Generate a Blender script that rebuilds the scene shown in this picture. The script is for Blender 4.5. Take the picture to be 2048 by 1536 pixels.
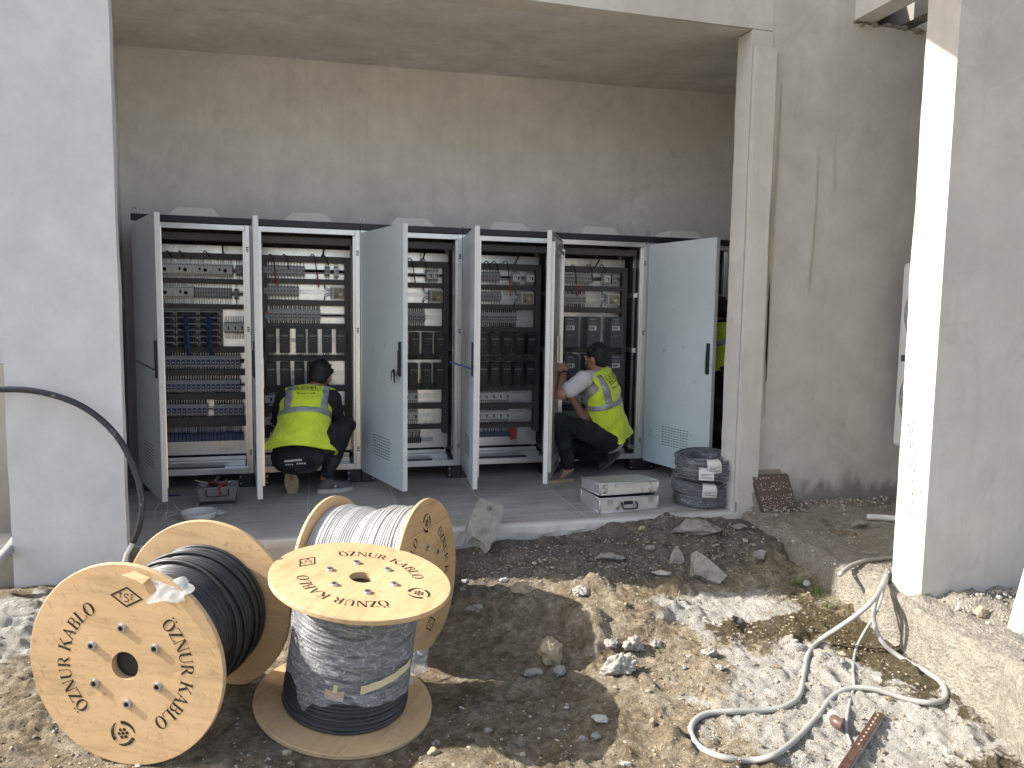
import bpy, math, random
import numpy as np
from mathutils import Vector, Matrix
R = math.radians
for o in list(bpy.data.objects):
    bpy.data.objects.remove(o)
S = bpy.context.scene
COL = S.collection
random.seed(7)
rng = np.random.default_rng(11)

# ---------------------------------------------------------------- camera
CAMP = Vector((1.2662, -5.8473, 1.3304)); FPX = 1476.5
_p, _y, _r = R(5.3106), R(14.8915), R(-0.8362)
_F = Vector((math.sin(_y)*math.cos(_p), math.cos(_y)*math.cos(_p), -math.sin(_p)))
_X = Vector((math.cos(_y), -math.sin(_y), 0)); _D = _F.cross(_X)
_c, _s = math.cos(_r), math.sin(_r)
CX, CD, CF = _c*_X+_s*_D, -_s*_X+_c*_D, _F
cam_d = bpy.data.cameras.new('camera'); cam = bpy.data.objects.new('camera', cam_d); COL.objects.link(cam)
cam_d.sensor_width = 36; cam_d.lens = FPX/2048*36; cam_d.clip_start = .05; cam_d.clip_end = 800
M = Matrix.Identity(4)
for i, v in enumerate((CX, -CD, -CF)):
    for j in range(3): M[j][i] = v[j]
M.translation = CAMP
cam.matrix_world = M
S.camera = cam

def ray(px, py): return ((px-1024)/FPX)*CX + ((py-768)/FPX)*CD + CF
def at_y(px, py, y):
    d = ray(px, py); return CAMP + d*((y-CAMP.y)/d.y)
def at_z(px, py, z):
    d = ray(px, py); return CAMP + d*((z-CAMP.z)/d.z)

# ---------------------------------------------------------------- sky, sun, exposure
SUN = Vector((-0.79, 0.200, 0.585)).normalized()          # towards the sun
W = bpy.data.worlds.new('World'); S.world = W; W.use_nodes = True
nt = W.node_tree; nt.nodes.clear()
sky = nt.nodes.new('ShaderNodeTexSky'); sky.sky_type = 'NISHITA'; sky.sun_disc = False
sky.sun_elevation = math.asin(SUN.z); sky.sun_rotation = math.atan2(SUN.x, SUN.y)
sky.air_density = 1.0; sky.dust_density = 2.0
bg = nt.nodes.new('ShaderNodeBackground'); bg.inputs['Strength'].default_value = 0.15
wo = nt.nodes.new('ShaderNodeOutputWorld')
hs_ = nt.nodes.new('ShaderNodeHueSaturation'); hs_.inputs['Saturation'].default_value = .68
nt.links.new(sky.outputs[0], hs_.inputs['Color']); nt.links.new(hs_.outputs[0], bg.inputs[0]); nt.links.new(bg.outputs[0], wo.inputs[0])
sd = bpy.data.lights.new('sun', 'SUN'); sd.energy = 4.7; sd.angle = R(.55); sd.color = (1, .95, .87)
sun = bpy.data.objects.new('sun', sd); COL.objects.link(sun)
sun.rotation_euler = (-SUN).to_track_quat('-Z', 'Y').to_euler(); sun.location = (-4, 0, 6)
S.view_settings.view_transform = 'Standard'; S.view_settings.look = 'None'
S.view_settings.exposure = 1.08; S.view_settings.gamma = 1
S.render.engine = 'CYCLES'
S.cycles.max_bounces = 8; S.cycles.diffuse_bounces = 5; S.cycles.glossy_bounces = 4; S.cycles.transparent_max_bounces = 12

# ---------------------------------------------------------------- materials
MATS = {}
def nodes_of(name):
    m = bpy.data.materials.new(name); m.use_nodes = True
    t = m.node_tree; b = t.nodes['Principled BSDF']; return m, t, b
def texco(t, kind='Object', scale=(1, 1, 1), rot=(0, 0, 0)):
    c = t.nodes.new('ShaderNodeTexCoord'); mp = t.nodes.new('ShaderNodeMapping')
    mp.inputs['Scale'].default_value = scale; mp.inputs['Rotation'].default_value = rot
    t.links.new(c.outputs[kind], mp.inputs[0]); return mp.outputs[0]
def noise(t, vec, scale, detail=6, rough=.6, dist=0):
    n = t.nodes.new('ShaderNodeTexNoise'); n.inputs['Scale'].default_value = scale
    n.inputs['Detail'].default_value = detail; n.inputs['Roughness'].default_value = rough
    n.inputs['Distortion'].default_value = dist
    t.links.new(vec, n.inputs['Vector']); return n.outputs[0]
def ramp(t, fac, stops):
    n = t.nodes.new('ShaderNodeValToRGB'); e = n.color_ramp.elements
    while len(e) < len(stops): e.new(.5)
    for i, (p, c) in enumerate(stops):
        e[i].position = p; e[i].color = (c, c, c, 1) if isinstance(c, (int, float)) else (*c, 1)
    t.links.new(fac, n.inputs[0]); return n.outputs[0]
def mix(t, fac, a, b, mode='MIX'):
    n = t.nodes.new('ShaderNodeMix'); n.data_type = 'RGBA'; n.blend_type = mode
    for i, v in ((0, fac), (6, a), (7, b)):
        if isinstance(v, (int, float)): n.inputs[i].default_value = v
        elif isinstance(v, tuple): n.inputs[i].default_value = (*v, 1)
        else: t.links.new(v, n.inputs[i])
    return n.outputs[2]
def mth(t, op, a, b=0., c=0.):
    n = t.nodes.new('ShaderNodeMath'); n.operation = op
    for i, v in enumerate((a, b, c)):
        if isinstance(v, (int, float)): n.inputs[i].default_value = v
        else: t.links.new(v, n.inputs[i])
    return n.outputs[0]
def bump(t, b, h, strength=.3, dist=.01):
    n = t.nodes.new('ShaderNodeBump'); n.inputs['Strength'].default_value = strength
    n.inputs['Distance'].default_value = dist; t.links.new(h, n.inputs['Height'])
    t.links.new(n.outputs[0], b.inputs['Normal'])
def simple(name, col, rough=.5, metal=0., var=.12, vscale=12, bmp=0., bscale=60, spec=.5, trans=0, alpha=1, coat=0, dirt=None):
    m, t, b = nodes_of(name); v = texco(t)
    n = noise(t, v, vscale)
    lo = tuple(max(0, c*(1-var)) for c in col); hi = tuple(min(1, c*(1+var)) for c in col)
    c = ramp(t, n, [(.3, lo), (.7, hi)])
    if dirt:
        n2 = noise(t, v, dirt[1], 8, .7); c = mix(t, ramp(t, n2, [(dirt[2], 0.), (dirt[2]+.12, 1.)]), c, dirt[0])
    t.links.new(c, b.inputs['Base Color'])
    rr = ramp(t, noise(t, v, vscale*2.3), [(.3, max(0, rough-.08)), (.7, min(1, rough+.08))])
    t.links.new(rr, b.inputs['Roughness'])
    b.inputs['Metallic'].default_value = metal; b.inputs['Specular IOR Level'].default_value = spec
    b.inputs['Coat Weight'].default_value = coat
    if alpha < 1: b.inputs['Alpha'].default_value = alpha
    if bmp: bump(t, b, noise(t, v, bscale, 8, .65), bmp, .004)
    MATS[name] = m; return m

def plaster(name, a, b_, stain=True, seed=0.):
    m, t, b = nodes_of(name); v = texco(t)
    n1 = noise(t, v, .9, 5, .55, .4); n2 = noise(t, v, 4.2, 8, .65); n3 = noise(t, texco(t, scale=(9, 9, .8)), 1.6, 6, .6)
    c = ramp(t, n1, [(.3, a), (.68, b_)])
    c = mix(t, .35, c, ramp(t, n2, [(.3, tuple(x*.78 for x in a)), (.7, tuple(min(1, x*1.12) for x in b_))]))
    if stain:
        k = tuple(x*.62 for x in a)
        c = mix(t, mth(t, 'MULTIPLY', ramp(t, n3, [(.52, 0.), (.75, 1.)]), .18), c, k)
        n5 = noise(t, v, 1.7, 7, .7, 1.2)
        c = mix(t, mth(t, 'MULTIPLY', ramp(t, n5, [(.55, 0.), (.62, 1.)]), .22), c, tuple(x*.7 for x in a))
    sp = noise(t, v, 70, 3, .6)
    c = mix(t, mth(t, 'MULTIPLY', ramp(t, sp, [(.66, 0.), (.74, 1.)]), .25), c, tuple(x*.45 for x in a))
    t.links.new(c, b.inputs['Base Color']); b.inputs['Roughness'].default_value = .93
    h = mth(t, 'ADD', mth(t, 'MULTIPLY', noise(t, v, 55, 8, .7), .5), mth(t, 'MULTIPLY', noise(t, v, 6, 4, .5), 1.2))
    bump(t, b, h, .45, .008)
    MATS[name] = m; return m
plaster('plaster', (.50, .485, .455), (.62, .605, .575))
plaster('plaster_pier', (.57, .575, .58), (.67, .67, .67), False)
plaster('plaster_warm', (.56, .54, .505), (.66, .64, .60))
plaster('plaster_niche', (.68, .68, .68), (.82, .82, .82))
plaster('plaster_ceiling', (.58, .56, .53), (.82, .80, .765))
plaster('plaster_pillar', (.46, .435, .39), (.56, .53, .48), True)
plaster('concrete', (.24, .21, .165), (.37, .33, .27))
plaster('old_concrete', (.20, .185, .165), (.33, .31, .28))
plaster('mortar_white', (.46, .45, .42), (.68, .66, .62))

def wood(name, base, dark, planks=0):
    m, t, b = nodes_of(name)
    v = texco(t, scale=(1.2, 9, 9)); n = noise(t, v, 2.2, 8, .62, 1.1)
    v0 = texco(t); big = noise(t, v0, 3.0, 4, .5)
    lo = tuple(x*.70 for x in base)
    c = ramp(t, n, [(.28, lo), (.5, base), (.75, tuple(min(1, x*1.12) for x in base))])
    c = mix(t, mth(t, 'MULTIPLY', ramp(t, big, [(.42, 0.), (.62, 1.)]), .6), c, tuple(min(1, x*1.15) for x in (base[0], base[1]*1.02, base[2]*1.1)))
    st = noise(t, texco(t, scale=(3, 22, 22)), 2.0, 6, .75, .6)
    c = mix(t, mth(t, 'MULTIPLY', ramp(t, st, [(.58, 0.), (.72, 1.)]), .6), c, dark)
    sc = noise(t, v0, 26, 6, .8, 1.5)
    c = mix(t, mth(t, 'MULTIPLY', ramp(t, sc, [(.57, 0.), (.68, 1.)]), .6), c, tuple(x*.6 for x in dark))
    mud = noise(t, v0, 5.5, 9, .72, 1.3)
    c = mix(t, ramp(t, mud, [(.58, 0.), (.68, .45)]), c, (.33, .25, .165))
    c = mix(t, ramp(t, noise(t, v0, 8, 7, .7, .8), [(.60, 0.), (.70, .5)]), c, tuple(min(1, x*1.35) for x in base))
    # knots
    vo = t.nodes.new('ShaderNodeTexVoronoi'); vo.inputs['Scale'].default_value = 4.6
    t.links.new(v0, vo.inputs['Vector'])
    c = mix(t, ramp(t, vo.outputs['Distance'], [(.0, .85), (.045, .6), (.075, 0.)]), c, dark)
    if planks:
        w = t.nodes.new('ShaderNodeSeparateXYZ'); t.links.new(v0, w.inputs[0])
        fr = mth(t, 'FRACT', mth(t, 'MULTIPLY', w.outputs[1], planks))
        c = mix(t, ramp(t, fr, [(.0, 1.), (.03, 0.)]), c, tuple(x*.35 for x in dark))
    t.links.new(c, b.inputs['Base Color']); b.inputs['Roughness'].default_value = .62
    b.inputs['Specular IOR Level'].default_value = .35
    bump(t, b, mth(t, 'ADD', n, mth(t, 'MULTIPLY', st, .6)), .25, .003)
    MATS[name] = m
wood('plywood', (.60, .40, .205), (.36, .19, .08))
wood('plank_wood', (.54, .345, .165), (.30, .15, .06), planks=9.0)
wood('ply_edge', (.52, .36, .20), (.25, .14, .07))

def galv(name, base, rough=.33):
    m, t, b = nodes_of(name); v = texco(t)
    vo = t.nodes.new('ShaderNodeTexVoronoi'); vo.inputs['Scale'].default_value = 55
    t.links.new(v, vo.inputs['Vector'])
    c = mix(t, .06, tuple(base), vo.outputs['Color']); hs = t.nodes.new('ShaderNodeHueSaturation')
    hs.inputs['Saturation'].default_value = .12; t.links.new(c, hs.inputs['Color'])
    t.links.new(hs.outputs[0], b.inputs['Base Color'])
    b.inputs['Metallic'].default_value = .88
    n = noise(t, texco(t, scale=(1, 1, .25)), 5, 5, .6)
    t.links.new(ramp(t, n, [(.3, rough-.08), (.7, rough+.12)]), b.inputs['Roughness'])
    MATS[name] = m
galv('galvanised', (.78, .79, .78), .34)
galv('plate_metal', (.86, .86, .82), .30)
simple('door_paint', (.62, .69, .725), .38, 0, .05, 3, .05, 180, dirt=((.42, .45, .46), 7, .60))
simple('door_edge', (.70, .71, .70), .4, 0, .04)
simple('black_paint', (.018, .020, .028), .45, 0, .2)
simple('cab_side', (.055, .062, .070), .4, 0, .1)
simple('fan_white', (.80, .81, .80), .5, 0, .05, 9, dirt=((.35, .34, .32), 14, .66))
simple('duct_grey', (.085, .080, .076), .6, 0, .12, 20)
simple('dev_grey', (.40, .41, .41), .5, 0, .1, 60)
simple('dev_light', (.66, .66, .63), .5, 0, .08, 60)
simple('dev_dark', (.16, .16, .165), .5, 0, .1, 60)
simple('dev_blue', (.055, .060, .19), .5, 0, .15, 60)
simple('drive_black', (.018, .020, .022), .42, 0, .2)
simple('drive_grey', (.085, .09, .095), .5, 0, .1)
simple('led_green', (.03, .22, .10), .4); simple('led_red', (.45, .03, .03), .4)
simple('sticker_red', (.50, .05, .04), .5); simple('sticker_cyan', (.06, .32, .50), .5)
simple('wire_black', (.012, .012, .013), .5); simple('wire_blue', (.02, .07, .22), .5); simple('wire_grey', (.30, .31, .32), .5)
simple('pcb', (.34, .30, .20), .6, 0, .5, 90)
simple('rubber', (.022, .022, .024), .55, 0, .3, 30)
simple('cable_black', (.030, .031, .034), .42, 0, .35, 25, .15, 150, dirt=((.16, .15, .13), 10, .66))
simple('cable_white', (.50, .49, .47), .5, 0, .16, 22, .15, 120, dirt=((.30, .28, .25), 9, .62))
simple('hose_black', (.030, .034, .042), .4, 0, .35, 25, .2, 120, dirt=((.32, .32, .31), 22, .60))
simple('hose_grey', (.33, .32, .295), .5, 0, .12, 14, .2, 80, dirt=((.26, .23, .18), 18, .62))
simple('pvc_white', (.72, .71, .67), .35, 0, .05, 8, dirt=((.42, .38, .31), 9, .62))
simple('pvc_brown', (.13, .075, .06), .4)
simple('ink', (.040, .034, .030), .75, 0, .35, 40, spec=.1, dirt=((.36, .24, .14), 45, .57))
simple('steel', (.62, .62, .61), .35, .9, .1)
simple('dark_hole', (.01, .009, .008), .8)
simple('rust', (.085, .042, .03), .75, .3, .5, 40, .4, 120, dirt=((.30, .28, .26), 30, .58))
simple('skin', (.40, .215, .145), .5, 0, .10, 25); simple('skin_dark', (.27, .145, .095), .5, 0, .10, 25)
simple('hair', (.008, .007, .006), .55, 0, .4, 60, .8, 220)
simple('tshirt_black', (.010, .010, .012), .85, 0, .3, 14, .4, 30)
simple('tshirt_white', (.62, .60, .62), .85, 0, .06, 14, .5, 26)
simple('jeans_black', (.007, .008, .010), .85, 0, .4, 10, .6, 24, dirt=((.035, .04, .042), 5, .52))
simple('shoe_tan', (.40, .33, .22), .75, 0, .15, 30, .5, 90); simple('shoe_grey', (.10, .10, .105), .8, 0, .2, 60)
simple('shoe_white', (.52, .50, .46), .6, 0, .12, 20); simple('shoe_black', (.03, .03, .035), .6)
simple('reflect', (.34, .36, .39), .38, .35, .10, 50, .3, 60)
simple('vest_trim', (.62, .80, .05), .6, 0, .05)
simple('alu', (.56, .565, .565), .36, .45, .10, 18, .2, 60, dirt=((.22, .20, .18), 13, .64))
simple('case_front', (.60, .58, .53), .45, .15, .06, 18, .2, 60, dirt=((.10, .085, .075), 12, .56))
simple('bin_plastic', (.30, .31, .32), .25, 0, .05, alpha=.62)
simple('tool_red', (.42, .025, .03), .4); simple('tool_black', (.02, .02, .022), .45)
simple('bucket_white', (.60, .60, .57), .4, 0, .08, 14, dirt=((.38, .36, .32), 20, .6))
simple('tile_back', (.30, .265, .22), .8, 0, .1, 12, .4, 60); simple('tile_brown', (.125, .085, .070), .75, 0, .15, 30, .4, 60, dirt=((.34, .31, .29), 24, .62))
simple('label_paper', (.66, .66, .64), .6, 0, .06); simple('tape_yellow', (.62, .56, .36), .55, 0, .06)
simple('tag_wood', (.52, .36, .26), .7, 0, .2, 60)
simple('ac_white', (.62, .63, .62), .4, 0, .05, 6); simple('grille_dark', (.05, .055, .06), .5)
simple('stone_grey', (.30, .28, .25), .92, 0, .35, 22, 1., 70, dirt=((.13, .115, .09), 14, .53))
simple('stone_tan', (.42, .345, .225), .92, 0, .35, 22, 1., 60, dirt=((.17, .15, .11), 12, .50))
simple('clod_grey', (.33, .31, .275), .95, 0, .30, 14, 1., 30, dirt=((.13, .12, .11), 9, .55))
simple('stone_white', (.44, .42, .38), .9, 0, .15, 14, .6, 50)
simple('grass_blade', (.10, .15, .035), .6, 0, .4, 30)
simple('twig', (.30, .24, .15), .8)
simple('butt_white', (.65, .62, .56), .7); simple('butt_orange', (.45, .20, .08), .7)
simple('blue_plastic', (.02, .05, .22), .4)

def vest_mat():
    m, t, b = nodes_of('vest'); v = texco(t)
    n = noise(t, v, 7, 4, .55, .6)
    c = ramp(t, n, [(.3, (.58, .76, .028)), (.7, (.74, .91, .045))])
    t.links.new(c, b.inputs['Base Color']); b.inputs['Roughness'].default_value = .7
    b.inputs['Sheen Weight'].default_value = .3
    h = mth(t, 'ADD', mth(t, 'MULTIPLY', noise(t, texco(t, scale=(3, 3, 1)), 5, 4, .55, .9), 1.), mth(t, 'MULTIPLY', noise(t, v, 240, 2), .06))
    bump(t, b, h, .7, .03); MATS['vest'] = m
vest_mat()
def film():
    m, t, b = nodes_of('film'); v = texco(t)
    n = noise(t, texco(t, scale=(1, 1, 5)), 7, 6, .7, 2.0)
    n2 = noise(t, v, 22, 6, .7, 2.5)
    b.inputs['Base Color'].default_value = (.80, .82, .84, 1); b.inputs['Roughness'].default_value = .16
    a = mth(t, 'ADD', ramp(t, n, [(.35, .10), (.62, .42)]), ramp(t, n2, [(.56, 0.), (.66, .38)]))
    t.links.new(a, b.inputs['Alpha']); b.inputs['Specular IOR Level'].default_value = .9
    bump(t, b, mth(t, 'ADD', n2, n), .9, .012); MATS['film'] = m
film()

def ground_mat():
    m, t, b = nodes_of('ground'); v = texco(t); sx = t.nodes.new('ShaderNodeSeparateXYZ'); t.links.new(v, sx.inputs[0])
    X, Y = sx.outputs[0], sx.outputs[1]
    n1 = noise(t, v, 1.6, 8, .65, .5); n2 = noise(t, v, 9, 10, .72, .3); n3 = noise(t, v, 60, 8, .75)
    dirt = ramp(t, n1, [(.30, (.13, .094, .056)), (.48, (.29, .225, .142)), (.64, (.47, .385, .27))])
    dirt = mix(t, .5, dirt, ramp(t, n2, [(.34, (.085, .063, .040)), (.5, (.29, .23, .155)), (.64, (.50, .43, .325))]))
    n4 = noise(t, v, 26, 9, .75, .6)
    dirt = mix(t, .55, dirt, mix(t, 1., dirt, ramp(t, n4, [(.36, .35), (.5, 1.), (.62, 1.9)]), 'MULTIPLY'))
    dust = noise(t, v, 3.1, 9, .72, 1.6)
    dirt = mix(t, ramp(t, dust, [(.50, 0.), (.60, .55)]), dirt, ramp(t, n4, [(.35, (.26, .22, .165)), (.6, (.56, .50, .40))]))
    # pale plaster spills on the right and a cement grey band by the slab
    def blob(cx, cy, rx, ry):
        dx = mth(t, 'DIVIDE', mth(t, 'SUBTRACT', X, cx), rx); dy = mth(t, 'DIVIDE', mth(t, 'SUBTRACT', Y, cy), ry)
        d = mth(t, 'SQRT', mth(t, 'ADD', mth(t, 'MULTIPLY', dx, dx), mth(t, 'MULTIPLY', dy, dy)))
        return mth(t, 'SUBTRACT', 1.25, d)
    nb = noise(t, v, 2.6, 8, .66, 1.4)
    wm = mth(t, 'MAXIMUM', blob(3.45, -3.45, .75, .75), blob(3.35, -2.55, .45, .25))
    wm = mth(t, 'MAXIMUM', wm, blob(-.4, -2.0, .7, .5))
    wf = ramp(t, mth(t, 'ADD', mth(t, 'MULTIPLY', wm, .42), mth(t, 'SUBTRACT', nb, .62)), [(.0, 0.), (.09, .85), (.3, .95)])
    white = ramp(t, n2, [(.3, (.34, .315, .265)), (.5, (.55, .525, .47)), (.68, (.72, .70, .66))])
    c = mix(t, wf, dirt, white)
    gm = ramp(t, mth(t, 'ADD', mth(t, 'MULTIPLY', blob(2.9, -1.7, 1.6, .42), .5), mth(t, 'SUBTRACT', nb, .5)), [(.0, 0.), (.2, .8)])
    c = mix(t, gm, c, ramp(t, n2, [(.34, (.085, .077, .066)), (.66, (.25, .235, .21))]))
    # moss
    nm = noise(t, v, 3.4, 9, .7, 1.8)
    mm = mth(t, 'MAXIMUM', blob(3.80, -3.0, .22, .7), blob(3.55, -4.05, .5, .35)); mm = mth(t, 'MAXIMUM', mm, blob(3.45, -2.75, .45, .18))
    mf = ramp(t, mth(t, 'ADD', mth(t, 'MULTIPLY', mm, .35), mth(t, 'SUBTRACT', mth(t, 'ADD', mth(t, 'MULTIPLY', nm, .45), mth(t, 'MULTIPLY', noise(t, v, 11, 9, .75, .8), .62)), .64)), [(.06, 0.), (.10, .95)])
    c = mix(t, mf, c, ramp(t, n3, [(.38, (.045, .036, .018)), (.55, (.14, .11, .058)), (.70, (.27, .22, .13))]))
    c = mix(t, mth(t, 'MULTIPLY', ramp(t, n3, [(.60, 0.), (.70, 1.)]), .45), c, (.52, .46, .37))
    c = mix(t, mth(t, 'MULTIPLY', ramp(t, n3, [(.30, 1.), (.40, 0.)]), .5), c, (.08, .06, .04))
    t.links.new(c, b.inputs['Base Color']); b.inputs['Roughness'].default_value = .96; b.inputs['Specular IOR Level'].default_value = .15
    h = mth(t, 'ADD', mth(t, 'MULTIPLY', noise(t, v, 30, 10, .75), 1.), mth(t, 'MULTIPLY', noise(t, v, 140, 6, .7), .35))
    bump(t, b, h, 1.0, .045); MATS['ground'] = m
ground_mat()
def tiles_mat():
    m, t, b = nodes_of('floor_tiles'); v = texco(t)
    br = t.nodes.new('ShaderNodeTexBrick'); br.offset = 0; br.squash = 1
    br.inputs['Scale'].default_value = 1; br.inputs['Brick Width'].default_value = .60; br.inputs['Row Height'].default_value = .60
    br.inputs['Mortar Size'].default_value = .0035; br.inputs['Mortar Smooth'].default_value = .2
    br.inputs['Color1'].default_value = (.9, .9, .9, 1); br.inputs['Color2'].default_value = (1.1, 1.08, 1.05, 1); br.inputs['Mortar'].default_value = (1, 1, 1, 1)
    t.links.new(v, br.inputs['Vector'])
    g = noise(t, texco(t, scale=(1.2, 9, 1)), 2.4, 8, .65, .8)
    c = ramp(t, g, [(.3, (.28, .262, .24)), (.55, (.39, .37, .34)), (.78, (.48, .46, .425))])
    c = mix(t, 1., c, br.outputs['Color'], 'MULTIPLY')
    du = noise(t, v, 2.1, 9, .72, 1.2)
    c = mix(t, mth(t, 'MULTIPLY', ramp(t, du, [(.44, 0.), (.66, 1.)]), .6), c, (.56, .54, .50))
    c = mix(t, mth(t, 'MULTIPLY', br.outputs['Fac'], .85), c, (.66, .64, .60))
    t.links.new(c, b.inputs['Base Color'])
    t.links.new(ramp(t, du, [(.4, .42), (.7, .8)]), b.inputs['Roughness'])
    bump(t, b, mth(t, 'SUBTRACT', mth(t, 'MULTIPLY', g, .3), br.outputs['Fac']), .35, .003); MATS['floor_tiles'] = m
tiles_mat()

# ---------------------------------------------------------------- mesh helpers
def link(o, parent=None):
    COL.objects.link(o)
    if parent is not None: o.parent = parent
    return o
def tag(o, label=None, cat=None, group=None, kind=None):
    for k, v in (('label', label), ('category', cat), ('group', group), ('kind', kind)):
        if v: o[k] = v
    return o
def empty(name, loc, label, cat, group=None, rz=0):
    o = bpy.data.objects.new(name, None); o.empty_display_size = .1; o.location = loc; o.rotation_euler = (0, 0, rz)
    COL.objects.link(o); return tag(o, label, cat, group)
class MB:
    def __init__(s): s.v = []; s.f = []; s.m = []; s.mi = 0
    def add(s, vs, fs):
        k = len(s.v); s.v += [tuple(p) for p in vs]; s.f += [tuple(i+k for i in f) for f in fs]; s.m += [s.mi]*len(fs); return s
    def mat(s, i): s.mi = i; return s
    def box(s, x0, x1, y0, y1, z0, z1):
        vs = [(x, y, z) for x in (x0, x1) for y in (y0, y1) for z in (z0, z1)]
        return s.add(vs, [(0, 1, 3, 2), (4, 6, 7, 5), (0, 4, 5, 1), (2, 3, 7, 6), (0, 2, 6, 4), (1, 5, 7, 3)])
    def obox(s, c, ax, ay, az):      # centre, three half vectors
        c, ax, ay, az = map(Vector, (c, ax, ay, az))
        vs = [c+i*ax+j*ay+k*az for i in (-1, 1) for j in (-1, 1) for k in (-1, 1)]
        return s.add(vs, [(0, 1, 3, 2), (4, 6, 7, 5), (0, 4, 5, 1), (2, 3, 7, 6), (0, 2, 6, 4), (1, 5, 7, 3)])
    def frame(s, d):
        d = Vector(d).normalized(); u = d.cross(Vector((0, 0, 1)))
        if u.length < .05: u = d.cross(Vector((1, 0, 0)))
        u.normalize(); return u, d.cross(u).normalized()
    def tube(s, pts, r, n=10, cap=True, closed=False):
        pts = [Vector(p) for p in pts]; m = len(pts); rr = r if hasattr(r, '__len__') else [r]*m
        rings = []; pu = None
        for i, p in enumerate(pts):
            a = pts[(i-1) % m] if closed or i > 0 else p; b = pts[(i+1) % m] if closed or i < m-1 else p
            d = (b-a).normalized()
            if pu is None: u, w = s.frame(d)
            else:
                u = (pu-d*pu.dot(d)); u.normalize(); w = d.cross(u)
            pu = u
            rings.append([p+(u*math.cos(2*math.pi*k/n)+w*math.sin(2*math.pi*k/n))*rr[i] for k in range(n)])
        vs = [q for g in rings for q in g]; fs = []
        for i in range(m if closed else m-1):
            j = (i+1) % m
            for k in range(n): fs.append((i*n+k, i*n+(k+1) % n, j*n+(k+1) % n, j*n+k))
        if cap and not closed:
            fs.append(tuple(range(n))[::-1]); fs.append(tuple((m-1)*n+k for k in range(n)))
        return s.add(vs, fs)
    def cyl(s, a, b, r, n=16): return s.tube([a, b], r, n)
    def lathe(s, prof, n=64, o=(0, 0, 0), ax=(0, 0, 1), closed=False):   # prof: (r, h)
        o = Vector(o); ax = Vector(ax).normalized(); u, w = s.frame(ax)
        vs = []
        for r, h in prof:
            for k in range(n):
                a = 2*math.pi*k/n; vs.append(o+ax*h+(u*math.cos(a)+w*math.sin(a))*r)
        fs = []; m = len(prof)
        for i in range(m if closed else m-1):
            j = (i+1) % m
            for k in range(n): fs.append((i*n+k, i*n+(k+1) % n, j*n+(k+1) % n, j*n+k))
        return s.add(vs, fs)
    def capsule(s, a, ra, b, rb, n=14, k=5, squash=None):
        a, b = Vector(a), Vector(b); d = (b-a); L = d.length or 1e-6; d = d/L
        pr = [(ra*math.sin(i/k*math.pi/2), -ra*math.cos(i/k*math.pi/2)) for i in range(k+1)]
        pr = [(max(r, 1e-4), h) for r, h in pr] + [(max(rb*math.cos(i/k*math.pi/2), 1e-4), L+rb*math.sin(i/k*math.pi/2)) for i in range(k+1)]
        st = len(s.v); s.lathe(pr, n, a, d)
        s.f.append(tuple(st+i for i in range(n))[::-1]); s.m.append(s.mi)
        s.f.append(tuple(st+(len(pr)-1)*n+i for i in range(n))); s.m.append(s.mi); return s
    def ell(s, c, ax, ay, az, n=16, k=10):
        c, ax, ay, az = map(Vector, (c, ax, ay, az)); vs = []; fs = []
        for i in range(k+1):
            ph = -math.pi/2+math.pi*i/k
            for j in range(n):
                th = 2*math.pi*j/n; q = max(math.cos(ph), 1e-3)
                vs.append(c+ax*math.cos(th)*q+ay*math.sin(th)*q+az*math.sin(ph))
        for i in range(k):
            for j in range(n): fs.append((i*n+j, i*n+(j+1) % n, (i+1)*n+(j+1) % n, (i+1)*n+j))
        fs.append(tuple(range(n))[::-1]); fs.append(tuple(k*n+j for j in range(n)))
        return s.add(vs, fs)
    def prism(s, poly, z0, z1, fr=None):      # poly in xy, fr maps (x,y,z)->point
        n = len(poly); g = fr or (lambda x, y, z: (x, y, z))
        vs = [g(x, y, z0) for x, y in poly]+[g(x, y, z1) for x, y in poly]
        fs = [tuple(range(n))[::-1], tuple(range(n, 2*n))]+[(i, (i+1) % n, n+(i+1) % n, n+i) for i in range(n)]
        return s.add(vs, fs)
    def build(s, name, mat, parent=None, smooth=False, bevel=0, seg=2, loc=None):
        me = bpy.data.meshes.new(name); me.from_pydata(s.v, [], s.f)
        for mm in (mat if isinstance(mat, (list, tuple)) else [mat]): me.materials.append(MATS[mm])
        if any(s.m): me.polygons.foreach_set('material_index', s.m)
        if smooth: me.polygons.foreach_set('use_smooth', [True]*len(me.polygons))
        me.update(); me.validate()
        o = bpy.data.objects.new(name, me); link(o, parent)
        if loc is not None: o.location = loc
        if bevel:
            b = o.modifiers.new('bevel', 'BEVEL'); b.width = bevel; b.segments = seg; b.limit_method = 'ANGLE'; b.angle_limit = R(40)
        return o
def spline(pts, k=8, closed=False):
    P = [Vector(p) for p in pts]; n = len(P); out = []
    for i in range(n if closed else n-1):
        p0 = P[(i-1) % n] if closed or i > 0 else P[0]*2-P[1]; p1 = P[i]; p2 = P[(i+1) % n]
        p3 = P[(i+2) % n] if closed or i < n-2 else P[n-1]*2-P[n-2]
        for j in range(k):
            t = j/k; out.append(.5*((2*p1)+(p2-p0)*t+(2*p0-5*p1+4*p2-p3)*t*t+(3*p1-p0-3*p2+p3)*t**3))
    if not closed: out.append(P[-1])
    return out
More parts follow.
